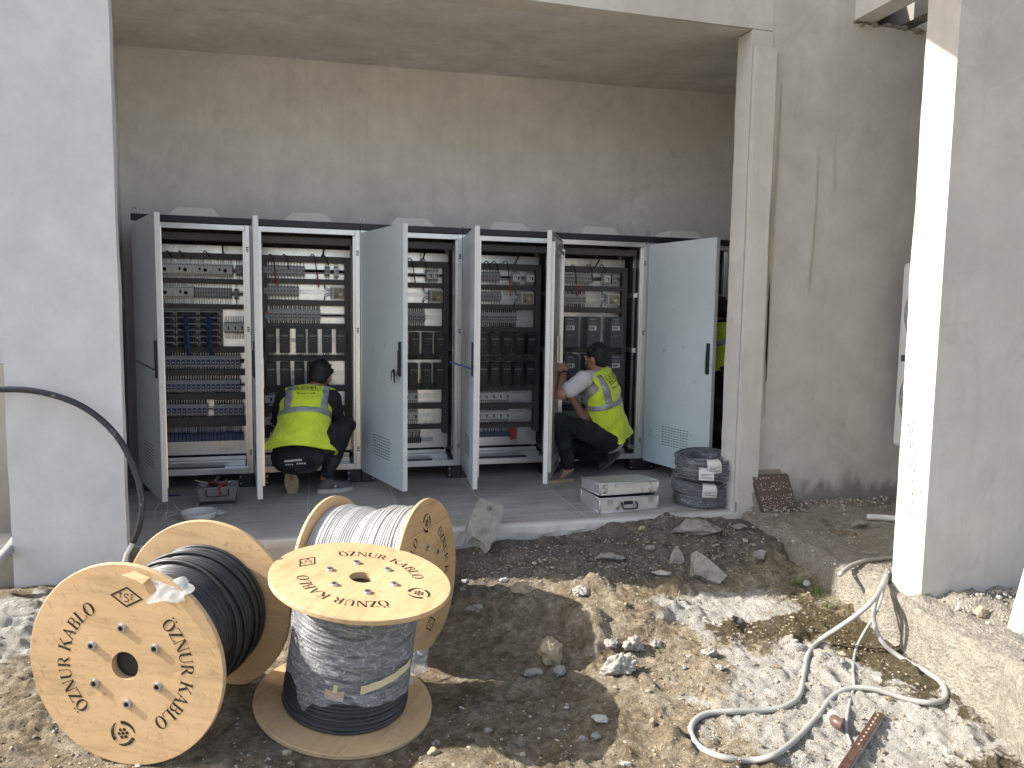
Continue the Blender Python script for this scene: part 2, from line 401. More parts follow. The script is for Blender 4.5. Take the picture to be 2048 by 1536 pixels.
def blob(name, mb, mat, parent, voxel=.006, smooth=6, disp=0, dscale=30, seed=0, slots=None):
    me = bpy.data.meshes.new('tmp'); me.from_pydata(mb.v, [], mb.f); o = bpy.data.objects.new('tmp', me); COL.objects.link(o)
    r = o.modifiers.new('r', 'REMESH'); r.mode = 'VOXEL'; r.voxel_size = voxel
    if smooth:
        q = o.modifiers.new('s', 'SMOOTH'); q.factor = .5; q.iterations = smooth
    dg = bpy.context.evaluated_depsgraph_get(); dg.update()
    nm = bpy.data.meshes.new_from_object(o.evaluated_get(dg)); bpy.data.objects.remove(o)
    nm.name = name; nm.materials.clear(); nm.materials.append(MATS[mat])
    n = len(nm.vertices)
    if disp:
        co = np.empty(n*3); nm.vertices.foreach_get('co', co); co = co.reshape(-1, 3)
        no = np.empty(n*3); nm.vertices.foreach_get('normal', no); no = no.reshape(-1, 3)
        d = fbm3(co*dscale, seed)*disp; co = co+no*d[:, None]; nm.vertices.foreach_set('co', co.ravel())
    nm.polygons.foreach_set('use_smooth', [True]*len(nm.polygons)); nm.update()
    ob = bpy.data.objects.new(name, nm); link(ob, parent); return ob

# numpy noise
_T = rng.random((64, 64, 64))
def vn3(p):
    i = np.floor(p).astype(int); f = p-i; f = f*f*(3-2*f); r = 0
    for a in (0, 1):
        for b in (0, 1):
            for c in (0, 1):
                w = (f[..., 0] if a else 1-f[..., 0])*(f[..., 1] if b else 1-f[..., 1])*(f[..., 2] if c else 1-f[..., 2])
                r = r+w*_T[(i[..., 0]+a) % 64, (i[..., 1]+b) % 64, (i[..., 2]+c) % 64]
    return r*2-1
def fbm3(p, seed=0, oct=4):
    p = np.asarray(p, float)+seed*7.31; r = 0; a = 1.; s = 0
    for k in range(oct): r = r+a*vn3(p*2**k+k*5.7); s += a; a *= .5
    return r/s

def damp(name):
    """damp dark band with a ragged upper edge along the wall foot"""
    m = MATS[name]; t = m.node_tree; b = t.nodes['Principled BSDF']; old = b.inputs['Base Color'].links[0].from_socket
    v = texco(t); sx = t.nodes.new('ShaderNodeSeparateXYZ'); t.links.new(v, sx.inputs[0])
    n = noise(t, texco(t, scale=(1.5, 1.5, .6)), 3.2, 6, .6, .8)
    f = mth(t, 'ADD', mth(t, 'MULTIPLY', sx.outputs[2], -1.6), mth(t, 'MULTIPLY', n, .75))
    c = mix(t, ramp(t, f, [(.06, 0.), (.20, .75)]), old, (.17, .165, .155)); t.links.new(c, b.inputs['Base Color'])
plaster('plaster_damp', (.50, .485, .455), (.62, .605, .575)); damp('plaster_damp')
simple('block_conc', (.33, .31, .27), .95, 0, .25, 30, 1., 90, dirt=((.12, .10, .08), 8, .52))

def ledge_mat():
    m, t, b = nodes_of('ledge_concrete'); v = texco(t)
    n1 = noise(t, v, 2.4, 7, .65, .8); n2 = noise(t, v, 24, 10, .78, .4); vo = t.nodes.new('ShaderNodeTexVoronoi'); vo.inputs['Scale'].default_value = 85
    t.links.new(v, vo.inputs['Vector'])
    c = ramp(t, n1, [(.32, (.25, .225, .185)), (.5, (.38, .345, .285)), (.68, (.50, .455, .38))])
    c = mix(t, .6, c, ramp(t, n2, [(.34, (.15, .13, .10)), (.52, (.37, .335, .275)), (.68, (.56, .51, .43))]))
    c = mix(t, ramp(t, vo.outputs['Distance'], [(.0, .35), (.35, 0.)]), c, (.12, .10, .08))
    t.links.new(c, b.inputs['Base Color']); b.inputs['Roughness'].default_value = .95; b.inputs['Specular IOR Level'].default_value = .2
    h = mth(t, 'ADD', mth(t, 'MULTIPLY', n2, 1.2), mth(t, 'MULTIPLY', vo.outputs['Distance'], .5)); bump(t, b, h, 1., .022); MATS['ledge_concrete'] = m
ledge_mat()

# ================================================================ SETTING
CP = np.array([(-1.2,-1.5,-.15),(-.5,-1.5,-.19),(.1,-1.55,-.19),(.6,-1.55,-.17),(1.2,-1.5,-.14),(1.8,-1.55,-.13),(2.3,-1.55,-.12),(2.8,-1.6,-.09),(3.3,-1.55,-.03),(3.6,-1.62,-.005),(4.0,-1.7,-.06),
 (2.2,-1.95,-.09),(2.8,-2.05,-.12),(2.5,-2.2,-.10),(1.9,-2.6,-.30),(2.3,-2.75,-.29),(1.7,-2.3,-.27),(1.2,-2.1,-.24),(2.0,-3.3,-.30),(2.4,-3.6,-.30),(3.2,-2.3,-.18),(3.7,-2.2,-.17),(3.85,-2.6,-.19),
 (3.3,-2.8,-.23),(3.7,-3.2,-.25),(3.0,-3.3,-.26),(3.5,-3.8,-.28),(3.0,-4.0,-.29),(1.0,-3.7,-.29),(1.5,-3.5,-.30),(.2,-3.5,-.26),(0,-2.6,-.20),(.5,-2.4,-.22),(.6,-3.1,-.255),(.9,-2.6,-.245),(1.35,-2.9,-.25),(1.1,-3.0,-.225),(1.6,-3.0,-.275),
 (-.5,-2.0,-.16),(-.3,-3.1,-.22),(-.4,-1.75,-.15)])
def zg(x, y, micro=True):
    x = np.asarray(x, float); y = np.asarray(y, float); sh = x.shape; x = x.ravel(); y = y.ravel()
    w = np.full(x.shape, 2e-3); z = w*(-.29)
    for cx, cy, cz in CP:
        g = np.exp(-((x-cx)**2+(y-cy)**2)/(2*.24**2)); w = w+g; z = z+g*cz
    z = z/w
    z = z+.30*np.exp(-((x+.62)**2+(y+2.45)**2)/(2*.17**2))  # mound added out of view to cast shade over the left dirt
    if micro:
        p = np.stack([x, y, x*0], -1)
        near = np.clip(((y+1.3)/-.25), 0, 1)*np.exp(-np.maximum(0, np.hypot(x-1.5, y+3)-6)/10)
        flat = np.ones_like(x)
        for cx, cy, rr in ((1.367, -2.873, .42), (.62, -3.15, .3), (1.78, -2.38, .3)):
            flat = flat*(1-.85*np.exp(-((x-cx)**2+(y-cy)**2)/(2*(rr*.7)**2)))
        n = .034*fbm3(p*2.3, 1, 4)+.024*(1-np.abs(fbm3(p*6, 2, 4))*2)*.6
        r2 = np.abs(fbm3(p*17, 3, 4)); n = n+.034*(r2-.2)
        left = np.clip((.35-x)/.4, 0, 1)*np.clip((-1.6-y)/.2, 0, 1)
        n = n+left*.10*(np.abs(fbm3(np.stack([x*1.2, y*5.5, x*0], -1)*1.5, 4, 5))-.25)
        n = n+.010*fbm3(p*42, 5, 3)
        lump = np.clip(fbm3(p*5.2, 9, 3)-.22, 0, 1); n = n+lump*.16*np.clip((x-2.1)/.5, 0, 1)
        z = z+n*near*flat
    d3 = np.hypot(x-1.375, y+2.87); w3 = 1/(1+np.exp((d3-.47)/.035))
    pl = -.2665-.1296*(x-1.367)+.091*(y+2.873)
    z = z*(1-w3)+pl*w3
    return z.reshape(sh)
def gz(x, y): return float(zg(np.array([x]), np.array([y]))[0])
def gp(px, py, z0=-.22):      # point of the ground seen near a pixel
    z = z0
    for _ in range(12):
        p = at_z(px, py, z); z = .5*z+.5*gz(p.x, p.y)
    p = at_z(px, py, z); return Vector((p.x, p.y, z))

xs = np.concatenate([-np.geomspace(150, 1.5, 26), np.arange(-1.3, 4.95, .0135), np.geomspace(5.1, 150, 26)])
ys = np.concatenate([-np.geomspace(150, 4.9, 30), np.arange(-4.4, -1.30, .0115), [-1.2, -.8, 1, 4, 12, 40, 150]])
XX, YY = np.meshgrid(xs, ys); ZZ = zg(XX, YY); ZZ[YY > -1.33] = -.33
g = MB(); nx, ny = len(xs), len(ys)
me = bpy.data.meshes.new('ground')
vv = np.stack([XX, YY, ZZ], -1).reshape(-1, 3)
ii = (np.arange(ny-1)[:, None]*nx+np.arange(nx-1)[None]).ravel()
me.from_pydata(vv.tolist(), [], np.stack([ii, ii+1, ii+nx+1, ii+nx], -1).tolist())
me.materials.append(MATS['ground']); me.polygons.foreach_set('use_smooth', [True]*len(me.polygons)); me.update()
go = bpy.data.objects.new('ground', me); COL.objects.link(go); tag(go, kind='structure')

# tiled slab of the niche
m = MB(); m.box(-.60, 5.50, -1.375, .60, -.32, -.004); m.build('floor_slab', 'concrete').__setitem__('kind', 'structure')
m = MB(); m.box(-.60, 5.50, -1.385, .60, -.003, .0)
tf = m.build('tiled_floor', 'floor_tiles'); tag(tf, kind='structure')
# rough mortar edging along the slab
m = MB(); N = 150; prof = [(-1.37, -.22), (-1.415, -.20), (-1.425, -.10), (-1.432, -.045), (-1.428, -.012), (-1.415, .002), (-1.37, .003)]
P = np.array([[(.30+3.77*i/N, a, b) for a, b in prof] for i in range(N+1)])
nz = fbm3(P*np.array([9, 22, 22]), 3, 4); P[:, 1:5, 1] += nz[:, 1:5]*.022; P[:, 1:4, 2] += nz[:, 1:4]*.02; P[:, 4:6, 2] += nz[:, 4:6]*.003
k = len(prof); m.add(P.reshape(-1, 3), [(i*k+j, (i+1)*k+j, (i+1)*k+j+1, i*k+j+1) for i in range(N) for j in range(k-1)])
o = m.build('slab_edging', 'mortar_white'); tag(o, kind='structure')

# raised concrete ledge on the right
EDG = [(4.11, -1.34), (4.09, -1.74), (4.0, -2.45), (3.955, -2.99), (3.92, -3.35), (3.89, -3.62), (3.79, -3.85), (3.66, -4.2), (3.50, -4.6), (3.1, -6.5)]
def edge(t):
    f = t*(len(EDG)-1); i = min(int(f), len(EDG)-2); u = f-i
    return EDG[i][0]*(1-u)+EDG[i+1][0]*u, EDG[i][1]*(1-u)+EDG[i+1][1]*u
prof = [(-.05, -.45), (-.035, -.30), (-.02, -.2), (-.012, -.12), (-.006, -.06), (0, -.02), (.015, -.004)]+[(.04*1.13**i+.01*i, 0) for i in range(34)]+[(6, 0)]
N = 230; P = []
for i in range(N+1):
    ex, ey = edge(i/N)
    for a, b in prof: P.append((ex+a, ey-a*.05*(a < 1), b))
P = np.array(P).reshape(N+1, len(prof), 3)
nz = fbm3(P*3.0, 6, 5); nf = fbm3(P*17, 2, 4); nr = np.abs(fbm3(P*8, 8, 4))
wgt = np.ones(len(prof)); wgt[-1] = 0
P[:, :9, 0] += (nz[:, :9]*.035+nf[:, :9]*.012+np.abs(nr[:, :9])*.02)
P[:, :, 2] += (nz*.018+nf*.024+np.clip(nr-.25, 0, 1)*.07)*np.clip(wgt, 0, 1)[None, :]*np.clip((np.arange(len(prof))-3)/4, 0, 1)[None, :]
heap = np.exp(-((P[..., 1]+3.16)/.13)**2)*np.clip((P[..., 0]-4.0)/.2, 0, 1)*.05
heap += np.exp(-((P[..., 1]+1.40)/.08)**2)*.045*np.clip((P[..., 0]-4.62)/.15, 0, 1)
P[..., 2] += heap*(.7+nf*1.2)
k = len(prof); m = MB(); m.add(P.reshape(-1, 3), [(i*k+j, i*k+j+1, (i+1)*k+j+1, (i+1)*k+j) for i in range(N) for j in range(k-1)])
o = m.build('concrete_ledge', 'ledge_concrete', smooth=True); tag(o, kind='structure')

# ---- building with the cabinet niche
b = empty('building', (2, 0, 0), 'grey plastered building front with a deep open niche holding six cabinets', 'building')
def bpart(mb, name, mat, **k):
    mb.v = [(x-2, y, z) for x, y, z in mb.v]; return mb.build(name, mat, b, **k)
def wobble_box(x0, x1, y0, y1, z0, z1, st=.06, amp=.003, seed=0):
    # box with gently uneven plaster on every face and softened arrises
    m = MB(); c = np.array([(x0+x1)/2, (y0+y1)/2, (z0+z1)/2]); h = np.array([x1-x0, y1-y0, z1-z0])/2
    for ax in range(3):
        u, w = [i for i in range(3) if i != ax]
        nu = max(2, min(90, int(2*h[u]/st))); nw = max(2, min(90, int(2*h[w]/st)))
        for sgn in (-1, 1):
            U, Wd = np.meshgrid(np.linspace(-1, 1, nu+1), np.linspace(-1, 1, nw+1)); Q = np.zeros(U.shape+(3,))
            Q[..., u] = U*h[u]; Q[..., w] = Wd*h[w]; Q[..., ax] = sgn*h[ax]; Q += c
            d = fbm3(Q*2.2, seed, 3)[..., None]*amp*2+fbm3(Q*9, seed+1, 3)[..., None]*amp*.6
            dirv = (Q-c)/np.linalg.norm(Q-c, axis=-1, keepdims=True); Q = Q+d*np.sign(Q-c)*(np.abs(np.abs(Q-c)-h) < 1e-6)
            fs = [(i*(nu+1)+j, i*(nu+1)+j+1, (i+1)*(nu+1)+j+1, (i+1)*(nu+1)+j) for i in range(nw) for j in range(nu)]
            flip = (sgn > 0) == (ax == 1)
            m.add(Q.reshape(-1, 3), [f[::-1] for f in fs] if flip else fs)
    return m
bpart(wobble_box(-.325, .235, -1.42, -1.355, -.30, 4.9, amp=.004), 'pier', 'plaster_pier')
bpart(wobble_box(-.325, 4.205, -1.372, -1.20, 3.228, 4.9, .12), 'lintel', 'plaster_warm')
m = MB()       # sloping ceiling of the niche
N = 30
P = np.array([[(-.6+6.1*i/N, -1.365+1.985*j/12, 3.2245+(.12+.115*i/N)*j/12) for j in range(13)] for i in range(N+1)]); P[..., 2] += fbm3(P*1.6, 5, 3)*.014*np.clip(np.arange(13)/4, 0, 1)[None]
m.add(P.reshape(-1, 3), [(i*13+j, (i)*13+j+1, (i+1)*13+j+1, (i+1)*13+j) for i in range(N) for j in range(12)])
bpart(m, 'ceiling', 'plaster_ceiling', smooth=True)
bpart(MB().box(-.6, 5.5, -1.19, .9, 3.6, 3.8), 'roof_slab', 'concrete')
bpart(wobble_box(-.6, 5.5, .62, .80, -.3, 3.6, .12), 'back_wall', 'plaster_niche')
bpart(wobble_box(-.33, -.195, -1.353, .62, -.3, 3.6, .2), 'side_wall', 'plaster_niche')
bpart(wobble_box(5.502, 5.65, -1.2, .62, -.3, 3.6, .2), 'side_wall', 'plaster_niche')
bpart(wobble_box(4.052, 4.205, -1.38, -1.20, -.12, 3.226, .05, .0035, 3), 'pier', 'plaster_warm')
bpart(wobble_box(4.060, 4.212, -1.425, -1.386, -.05, 3.105, .06, .002, 6), 'pilaster', 'plaster_warm')
m = wobble_box(4.205, 5.9, -1.367, -1.22, -.10, 4.9, .07, .004, 5); XC, ZC = 4.205+9*1.695/24, -.10+49*5.0/71
keep = [f for f in m.f if not (sum(m.v[i][0] for i in f)/4 > XC and sum(m.v[i][2] for i in f)/4 > ZC)]
m.f = keep; m.m = [0]*len(keep)
m.add([(XC, -1.364, ZC), (5.9, -1.364, ZC), (5.9, -1.22, ZC), (XC, -1.22, ZC)], [(0, 1, 2, 3)]); m.add([(XC, -1.364, ZC), (XC, -1.22, ZC), (XC, -1.22, 4.9), (XC, -1.364, 4.9)], [(0, 1, 2, 3)])
bpart(m, 'wall', 'plaster_damp')
# dark void above the broken wall top and its rough mortar
bpart(MB().box(4.81, 8.0, -.60, -.50, 3.2, 5.2), 'void_wall', 'old_concrete')
m = MB()
for i in range(60):
    x = 4.84+i*.0178; s_ = random.uniform(.012, .035)
    m.ell((x, -1.33+random.uniform(-.03, .04), 3.353+random.uniform(-.012, .015)), (s_, 0, 0), (0, s_*1.4, 0), (0, 0, s_*.8), 7, 5)
bpart(m, 'broken_edge', 'concrete', smooth=True)
m = MB()       # brown drip stains
def drip(x, z0, z1, w, sd):
    n = 40; L = []
    for i in range(n+1):
        t = i/n; z = z0+(z1-z0)*t; cx = x+.012*math.sin(t*3+sd)+.0015*math.sin(t*17+sd*2); ww = w*(.35+.65*math.sin(min(1, t*1.15)*math.pi*.62))*(1-.6*(t > .93))
        L += [(cx-ww, -1.3745, z), (cx+ww, -1.3745, z)]
    m.add(L, [(2*i, 2*i+1, 2*i+3, 2*i+2) for i in range(n)])
simple('stain', (.46, .41, .34), .9, 0, .1, 8)
drip(4.60, 2.45, 1.52, .006, 1); drip(4.75, 2.6, 2.2, .003, 4)
drip(4.285, 2.9, .9, .011, 2); drip(4.262, 2.6, .65, .007, 5)
bpart(m, 'drip_stain', 'stain')
# white corner bead bit at the slab corner
bpart(MB().box(4.03, 4.051, -1.42, -1.385, -.02, .075), 'corner_bead', 'mortar_white', bevel=.003)

# pergola above the alcove
pg = empty('pergola', (5.2, -2.2, 3.4), 'pale concrete beams with a row of thin slats above the right hand wall', 'pergola')
def ppart(mb, name, mat, **k):
    mb.v = [(x-5.2, y+2.2, z-3.4) for x, y, z in mb.v]; return mb.build(name, mat, pg, **k)
ppart(wobble_box(4.84, 5.00, -2.86, -1.21, 3.37, 3.62, .1), 'beam', 'plaster_warm')
ppart(wobble_box(5.34, 5.46, -2.86, -.7, 3.44, 3.75, .1), 'beam', 'old_concrete')
for i in range(16):
    ppart(MB().box(5.47, 7.5, -2.8+i*.105, -2.8+i*.105+.04, 3.80, 3.83), 'slat', 'pvc_white', bevel=.003)
ppart(MB().prism([(2.0, -2.667), (2.45, -2.364), (5.7, -2.364), (5.7, -3.3), (2.0, -3.3)], 3.9, 4.05), 'shadow_slab', 'old_concrete')  # unseen slab added overhead, its edge cut to shade the wall end's top

# foreground wall end on the right
pw = wobble_box(4.035, 7.2, -3.06, -2.872, -.06, 4.9, .055, .0035, 9)
o = pw.build('plastered_wall', 'plaster_pillar'); tag(o, 'tall plastered wall end at the right with a sunlit narrow side and shaded front', 'wall')
m = MB()
for i in range(80):
    t = random.random(); z = .42+.42*t+random.gauss(0, .035); y = -2.93-.05*(1-t)+random.gauss(0, .016)
    m.ell((4.032, y, z), (.0016, 0, 0), (0, random.uniform(.001, .005), 0), (0, 0, random.uniform(.003, .011)), 6, 4)
sc = m.build('scuff_mark', 'plaster', o)

# alcove side wall and low wall at far left
o = wobble_box(5.62, 5.8, -2.868, -1.37, -.1, 4.2, .15).build('alcove_wall', 'plaster'); tag(o, 'shaded side wall of the alcove behind the outdoor units', 'wall')
o = wobble_box(-2.2, -.36, -.95, -.80, -.4, 1.0, .07, .006, 4).build('low_wall', 'old_concrete'); tag(o, 'rough brown grey low wall behind the left pier', 'wall')
o = wobble_box(-3.2, -.36, -.30, -.15, -.4, 3.2, .15).build('far_wall', 'plaster_pier'); tag(o, 'pale wall rising behind the low wall at far left', 'wall')

# ---- outdoor air conditioning units
def ac_unit(y1, z0, label, w=.94, h=1.28):
    t = empty('outdoor_unit', (5.22, y1-w/2, z0), label, 'air conditioner', 'outdoor air conditioning units in the alcove')
    MB().box(.012, .34, -w/2, w/2, 0, h).build('casing', 'ac_white', t, bevel=.012)
    MB().box(0, .0115, -w/2+.012, w/2-.012, .02, h-.02).build('front_panel', 'ac_white', t, bevel=.004)
    FY = w/2-.33
    for zc in (h*.27, h*.73):
        m = MB(); m.lathe([(.272, 0), (.272, -.004), (.001, -.004)], 48, (-.001, FY, zc), (1, 0, 0)); m.build('fan_opening', 'grille_dark', t)
        m = MB()
        for r in [.06+.024*i for i in range(9)]+[.276]:
            m.tube([(-.014-.01*math.cos(r*5), FY+r*math.cos(a), zc+r*math.sin(a)) for a in np.linspace(0, 2*math.pi, 40, endpoint=False)], .0028 if r < .27 else .006, 5, closed=True)
        for i in range(20):
            a = 2*math.pi*i/20; m.tube([(-.024, FY+.05*math.cos(a), zc+.05*math.sin(a)), (-.012, FY+.276*math.cos(a+.35), zc+.276*math.sin(a+.35))], .0025, 5)
        m.build('fan_grille', 'ac_white', t)
    m = MB().box(-.004, -.0005, w/2-.16, w/2-.04, h*.47, h*.505); m.build('badge', 'grille_dark', t)
    MB().box(.02, .32, -w/2+.06, -w/2+.12, -.04, -.001).build('foot', 'ac_white', t); MB().box(.02, .32, w/2-.12, w/2-.06, -.04, -.001).build('foot', 'ac_white', t)
    return t
ac_unit(-1.52, .45, 'lower of two white outdoor units, with twin fan grilles, between wall and pillar')
ac_unit(-1.66, 1.88, 'upper of two white outdoor units, its edge just showing above the lower one')

# ================================================================ CABINETS
YP = .34           # depth of the mounting plate behind the front frame
def zpx(px, py, y=YP-.05): return at_y(px, py, y).z
def xpx(px, py, y=YP-.05): return at_y(px, py, y).x
POS = ['at the far left', 'second from the left, behind the first crouching worker', 'third from the left', 'fourth from the left', 'fifth from the left, where the second worker kneels', 'at the far right']
CLAB = ['leftmost grey cabinet, with racks of blue wires and blue relay rows',
        'second cabinet from the left, open behind the worker in black sleeves',
        'third cabinet from the left, its pale door half open with keys hanging',
        'fourth cabinet from the left, its door standing edge-on with a dark lever',
        'fifth cabinet from the left, with large grey drives above the white-sleeved worker',
        'rightmost cabinet, mostly hidden behind its wide pale blue door']
ANG = [68.5, 84.5, 72.5, 95.5, 115, 75.5]
CABS = []
_mc = {}
def proto(key, fn):
    if key not in _mc: _mc[key] = fn()
    return _mc[key]
def inst(name, me, parent, x, y, z):
    o = bpy.data.objects.new(name, me); o.location = (x, y, z); o.parent = parent; COL.objects.link(o); return o
def mesh_of(mb, name, mats):
    me = bpy.data.meshes.new(name); me.from_pydata(mb.v, [], mb.f)
    for q in mats: me.materials.append(MATS[q])
    me.polygons.foreach_set('material_index', mb.m); me.update(); return me
def m_breaker(w=.0175):
    m = MB(); h = .082
    m.mat(0).box(.0006, w-.0006, -.045, 0, -h/2, h/2); m.box(.0006, w-.0006, -.066, -.0455, -.022, .022)
    m.mat(1).box(w*.3, w*.7, -.075, -.0665, -.008, .010)
    m.mat(2).box(w*.3, w*.7, -.047, -.0455, .028, .035); m.box(w*.3, w*.7, -.047, -.0455, -.035, -.028)
    m.mat(3).tube([(w/2, -.03, h/2), (w/2+random.uniform(-.002, .002), -.036, h/2+.035), (w/2, -.02, h/2+.055)], .0018, 5)
    m.tube([(w/2, -.03, -h/2), (w/2+.002, -.036, -h/2-.03), (w/2, -.02, -h/2-.05)], .0018, 5)
    return mesh_of(m, 'circuit_breaker', ['dev_grey', 'dev_dark', 'dark_hole', 'wire_black'])
def m_relay(face, w=.040):
    m = MB(); h = .086
    m.mat(0).box(.0008, w-.0008, -.050, 0, -h/2, h/2); m.box(.0008, w-.0008, -.062, -.0505, -.030, .030)
    m.mat(1).box(.005, w-.005, -.066, -.0625, -.026, .014)
    m.mat(2).box(.012, w-.012, -.0675, -.0665, -.012, -.006)
    m.mat(3)
    for dx in (.010, .028):
        m.tube([(w*dx/.040, -.045, h/2-.002), (w*dx/.04, -.052, h/2+.022), (w*dx/.04, -.02, h/2+.045)], .0055, 6)
        m.tube([(w*dx/.04, -.045, -h/2+.002), (w*dx/.04, -.052, -h/2-.02), (w*dx/.04, -.02, -h/2-.04)], .0055, 6)
    return mesh_of(m, 'relay', ['dev_grey', face, 'dev_light', 'wire_black'])
def m_first(w=.040):
    m = MB(); h = .086
    m.mat(0).box(.0008, w-.0008, -.060, 0, -h/2, h/2)
    m.mat(1).box(.006, w-.006, -.064, -.0605, .002, .024); m.mat(2).box(.006, w-.006, -.064, -.0605, -.026, .0018)
    return mesh_of(m, 'supply_module', ['dev_grey', 'sticker_red', 'sticker_cyan'])
def m_drive(w=.075, h=.19):
    m = MB(); m.mat(0).box(0, w, -.13, 0, -h/2, h/2); m.box(.004, w-.004, -.142, -.1305, -h/2+.012, h/2-.030)
    m.mat(1).box(.010, w-.010, -.1445, -.1425, h/2-.062, h/2-.046)
    for i in range(3):
        m.mat(2 if i != 2 else 3).box(.014+i*.019, .022+i*.019, -.1445, -.1425, h/2-.082, h/2-.075)
    m.mat(1).box(w*.38, w*.62, -.1445, -.1425, -.005, .0)
    m.mat(4)
    for i in range(5):
        x = .012+i*.0125; m.tube([(x, -.11, -h/2), (x+random.uniform(-.006, .006), -.10, -h/2-.016), (x, -.06, -h/2-.035)], .0022, 5)
    return mesh_of(m, 'motor_drive', ['drive_black', 'dev_dark', 'led_green', 'led_red', 'wire_grey'])
def m_bigdrive(w=.135, h=.27):
    m = MB(); m.mat(0).box(0, w, -.13, 0, -h/2, h/2); m.box(.006, w-.006, -.150, -.1305, -h/2+.004, h/2-.004)
    m.mat(2).box(.028, w-.052, -.152, -.1505, h/2-.028, h/2-.021)
    m.mat(1).box(.022, w-.046, -.153, -.1505, h/2-.070, h/2-.044)
    m.mat(3).box(.020, w-.044, -.153, -.1505, h/2-.118, h/2-.078)
    m.mat(0)
    for i in range(3): m.box(.026+i*.016, .036+i*.016, -.155, -.1532, h/2-.110, h/2-.086)
    m.mat(2).box(.04, w-.06, -.152, -.1505, -.032, -.029)
    return mesh_of(m, 'motor_drive', ['drive_grey', 'dev_dark', 'dev_grey', 'dev_light'])
def m_contactor(w=.066):
    m = MB(); h = .088
    m.mat(0).box(.0008, w-.0008, -.045, 0, -h/2, h/2); m.box(.0008, w-.0008, -.068, -.0455, -.030, .030)
    m.mat(1).box(w*.62, w*.80, -.0705, -.0685, -.016, .010); m.box(w*.38, w*.46, -.0705, -.0685, .002, .012)
    for i in range(4): m.box(.006+i*w*.24, .014+i*w*.24, -.0475, -.0455, .033, .041); m.box(.006+i*w*.24, .014+i*w*.24, -.0475, -.0455, -.041, -.033)
    m.mat(2)
    for i in range(4):
        x = .010+i*w*.24; m.tube([(x, -.03, h/2), (x, -.036, h/2+.02), (x, -.02, h/2+.045)], .0024, 5); m.tube([(x, -.03, -h/2), (x, -.036, -h/2-.02), (x, -.02, -h/2-.045)], .0024, 5)
    return mesh_of(m, 'contactor', ['dev_light', 'dark_hole', 'wire_black'])
def m_mpcb(w=.155):
    m = MB(); h = .088
    m.mat(0).box(0, w-.002, -.055, 0, -h/2, h/2); m.box(0, w-.002, -.075, -.0555, -.030, .026)
    m.mat(1).lathe([(.0, -.014), (.013, -.014), (.014, 0)], 14, (w*.62, -.0755, -.004), (0, 1, 0)); m.box(w*.30, w*.40, -.0765, -.0755, -.008, .014)
    for i in range(9): m.box(.008+i*w*.108, .014+i*w*.108, -.0565, -.0555, .032, .039); m.box(.008+i*w*.108, .014+i*w*.108, -.0565, -.0555, -.039, -.033)
    m.mat(2)
    for i in range(13):
        x = .008+i*w*.075; q = random.uniform(-.008, .008)
        m.tube([(x, -.035, h/2), (x+q, -.045, h/2+.02), (x+q, -.02, h/2+.05)], .0019, 5); m.tube([(x, -.035, -h/2), (x+q, -.045, -h/2-.02), (x+q, -.02, -h/2-.045)], .0019, 5)
    return mesh_of(m, 'rotary_breaker', ['dev_light', 'dark_hole', 'wire_grey'])
def m_psu():
    m = MB(); w, h = .125, .098
    m.mat(0).box(0, w, -.048, 0, -h/2, h/2)
    m.mat(1).box(.026, w-.006, -.0505, -.0485, -h/2+.006, h/2-.010)
    m.mat(3).box(.066, .094, -.064, -.051, -.022, .004); m.mat(4).box(.034, .052, -.060, -.051, -.035, -.018); m.box(.10, .112, -.058, -.051, .008, .026)
    m.mat(2)
    for i in range(5): m.box(.004, .014, -.052, -.0485, -.038+i*.016, -.030+i*.016)
    m.mat(5)
    for i, (z, e) in enumerate(((.032, .07), (.018, .06), (-.004, -.06), (-.022, -.075))):
        m.tube(spline([(.004, -.05, z), (-.022, -.062, z), (-.045, -.055, z+e*.35), (-.048, -.03, z+e)], 5), .0028, 5)
    return mesh_of(m, 'power_supply', ['dev_light', 'pcb', 'drive_black', 'tape_yellow', 'dev_dark', 'wire_blue'])
def m_rack(n=6):
    m = MB(); w = .15; h = .047*n
    m.mat(0).box(-.008, w+.008, -.014, 0, -h/2-.02, h/2+.01)
    for i in range(n):
        z = h/2-.047*(i+.5)
        m.mat(0).box(0, w, -.115, -.015, z-.003, z+.019); m.mat(1).box(.008, w-.008, -.1165, -.1155, z-.002, z+.013)
        m.mat(0).box(.0, .004, -.13, -.1155, z-.018, z+.020)
        for k in range(9):
            x = .016+k*.0135; m.mat(2 if k in (3, 4, 5) else 1)
            m.tube(spline([(x, -.116, z+.005), (x+random.uniform(-.004, .004), -.138, z-.008), (.072+random.uniform(-.012, .012), -.146, z-.03), (.075+random.uniform(-.010, .010), -.142, z-.062)], 3), .0028, 5)
    m.mat(2)
    for k in range(8): m.tube([(.060+k*.004, -.146+random.uniform(-.006, .006), h/2-.06), (.066+k*.003, -.148+random.uniform(-.006, .006), 0), (.066+k*.004, -.142, -h/2-.035), (.070+k*.004, -.09, -h/2-.055)], .0032, 5)
    return mesh_of(m, 'control_rack', ['dev_grey', 'wire_black', 'wire_blue'])

def place(cab, kind, name, fn, px0, px1, pyc, n, pitch=None, fit=True):
    """row of n devices between two columns of a cabinet, on its own rail"""
    x0 = xpx(px0, pyc)-cab['x0']; x1 = xpx(px1, pyc)-cab['x0']; z = zpx((px0+px1)/2, pyc); w = (x1-x0)/n
    rail = cab['rail'](z)
    for i in range(n):
        o = inst(name, proto(kind, fn), rail, x0+i*w, YP-.014, 0)
        o.location = (x0+i*w-rail.location.x, YP-.012-rail.location.y, 0)
        if fit: o.scale[0] = w/fit if not isinstance(fit, bool) else 1
    return rail

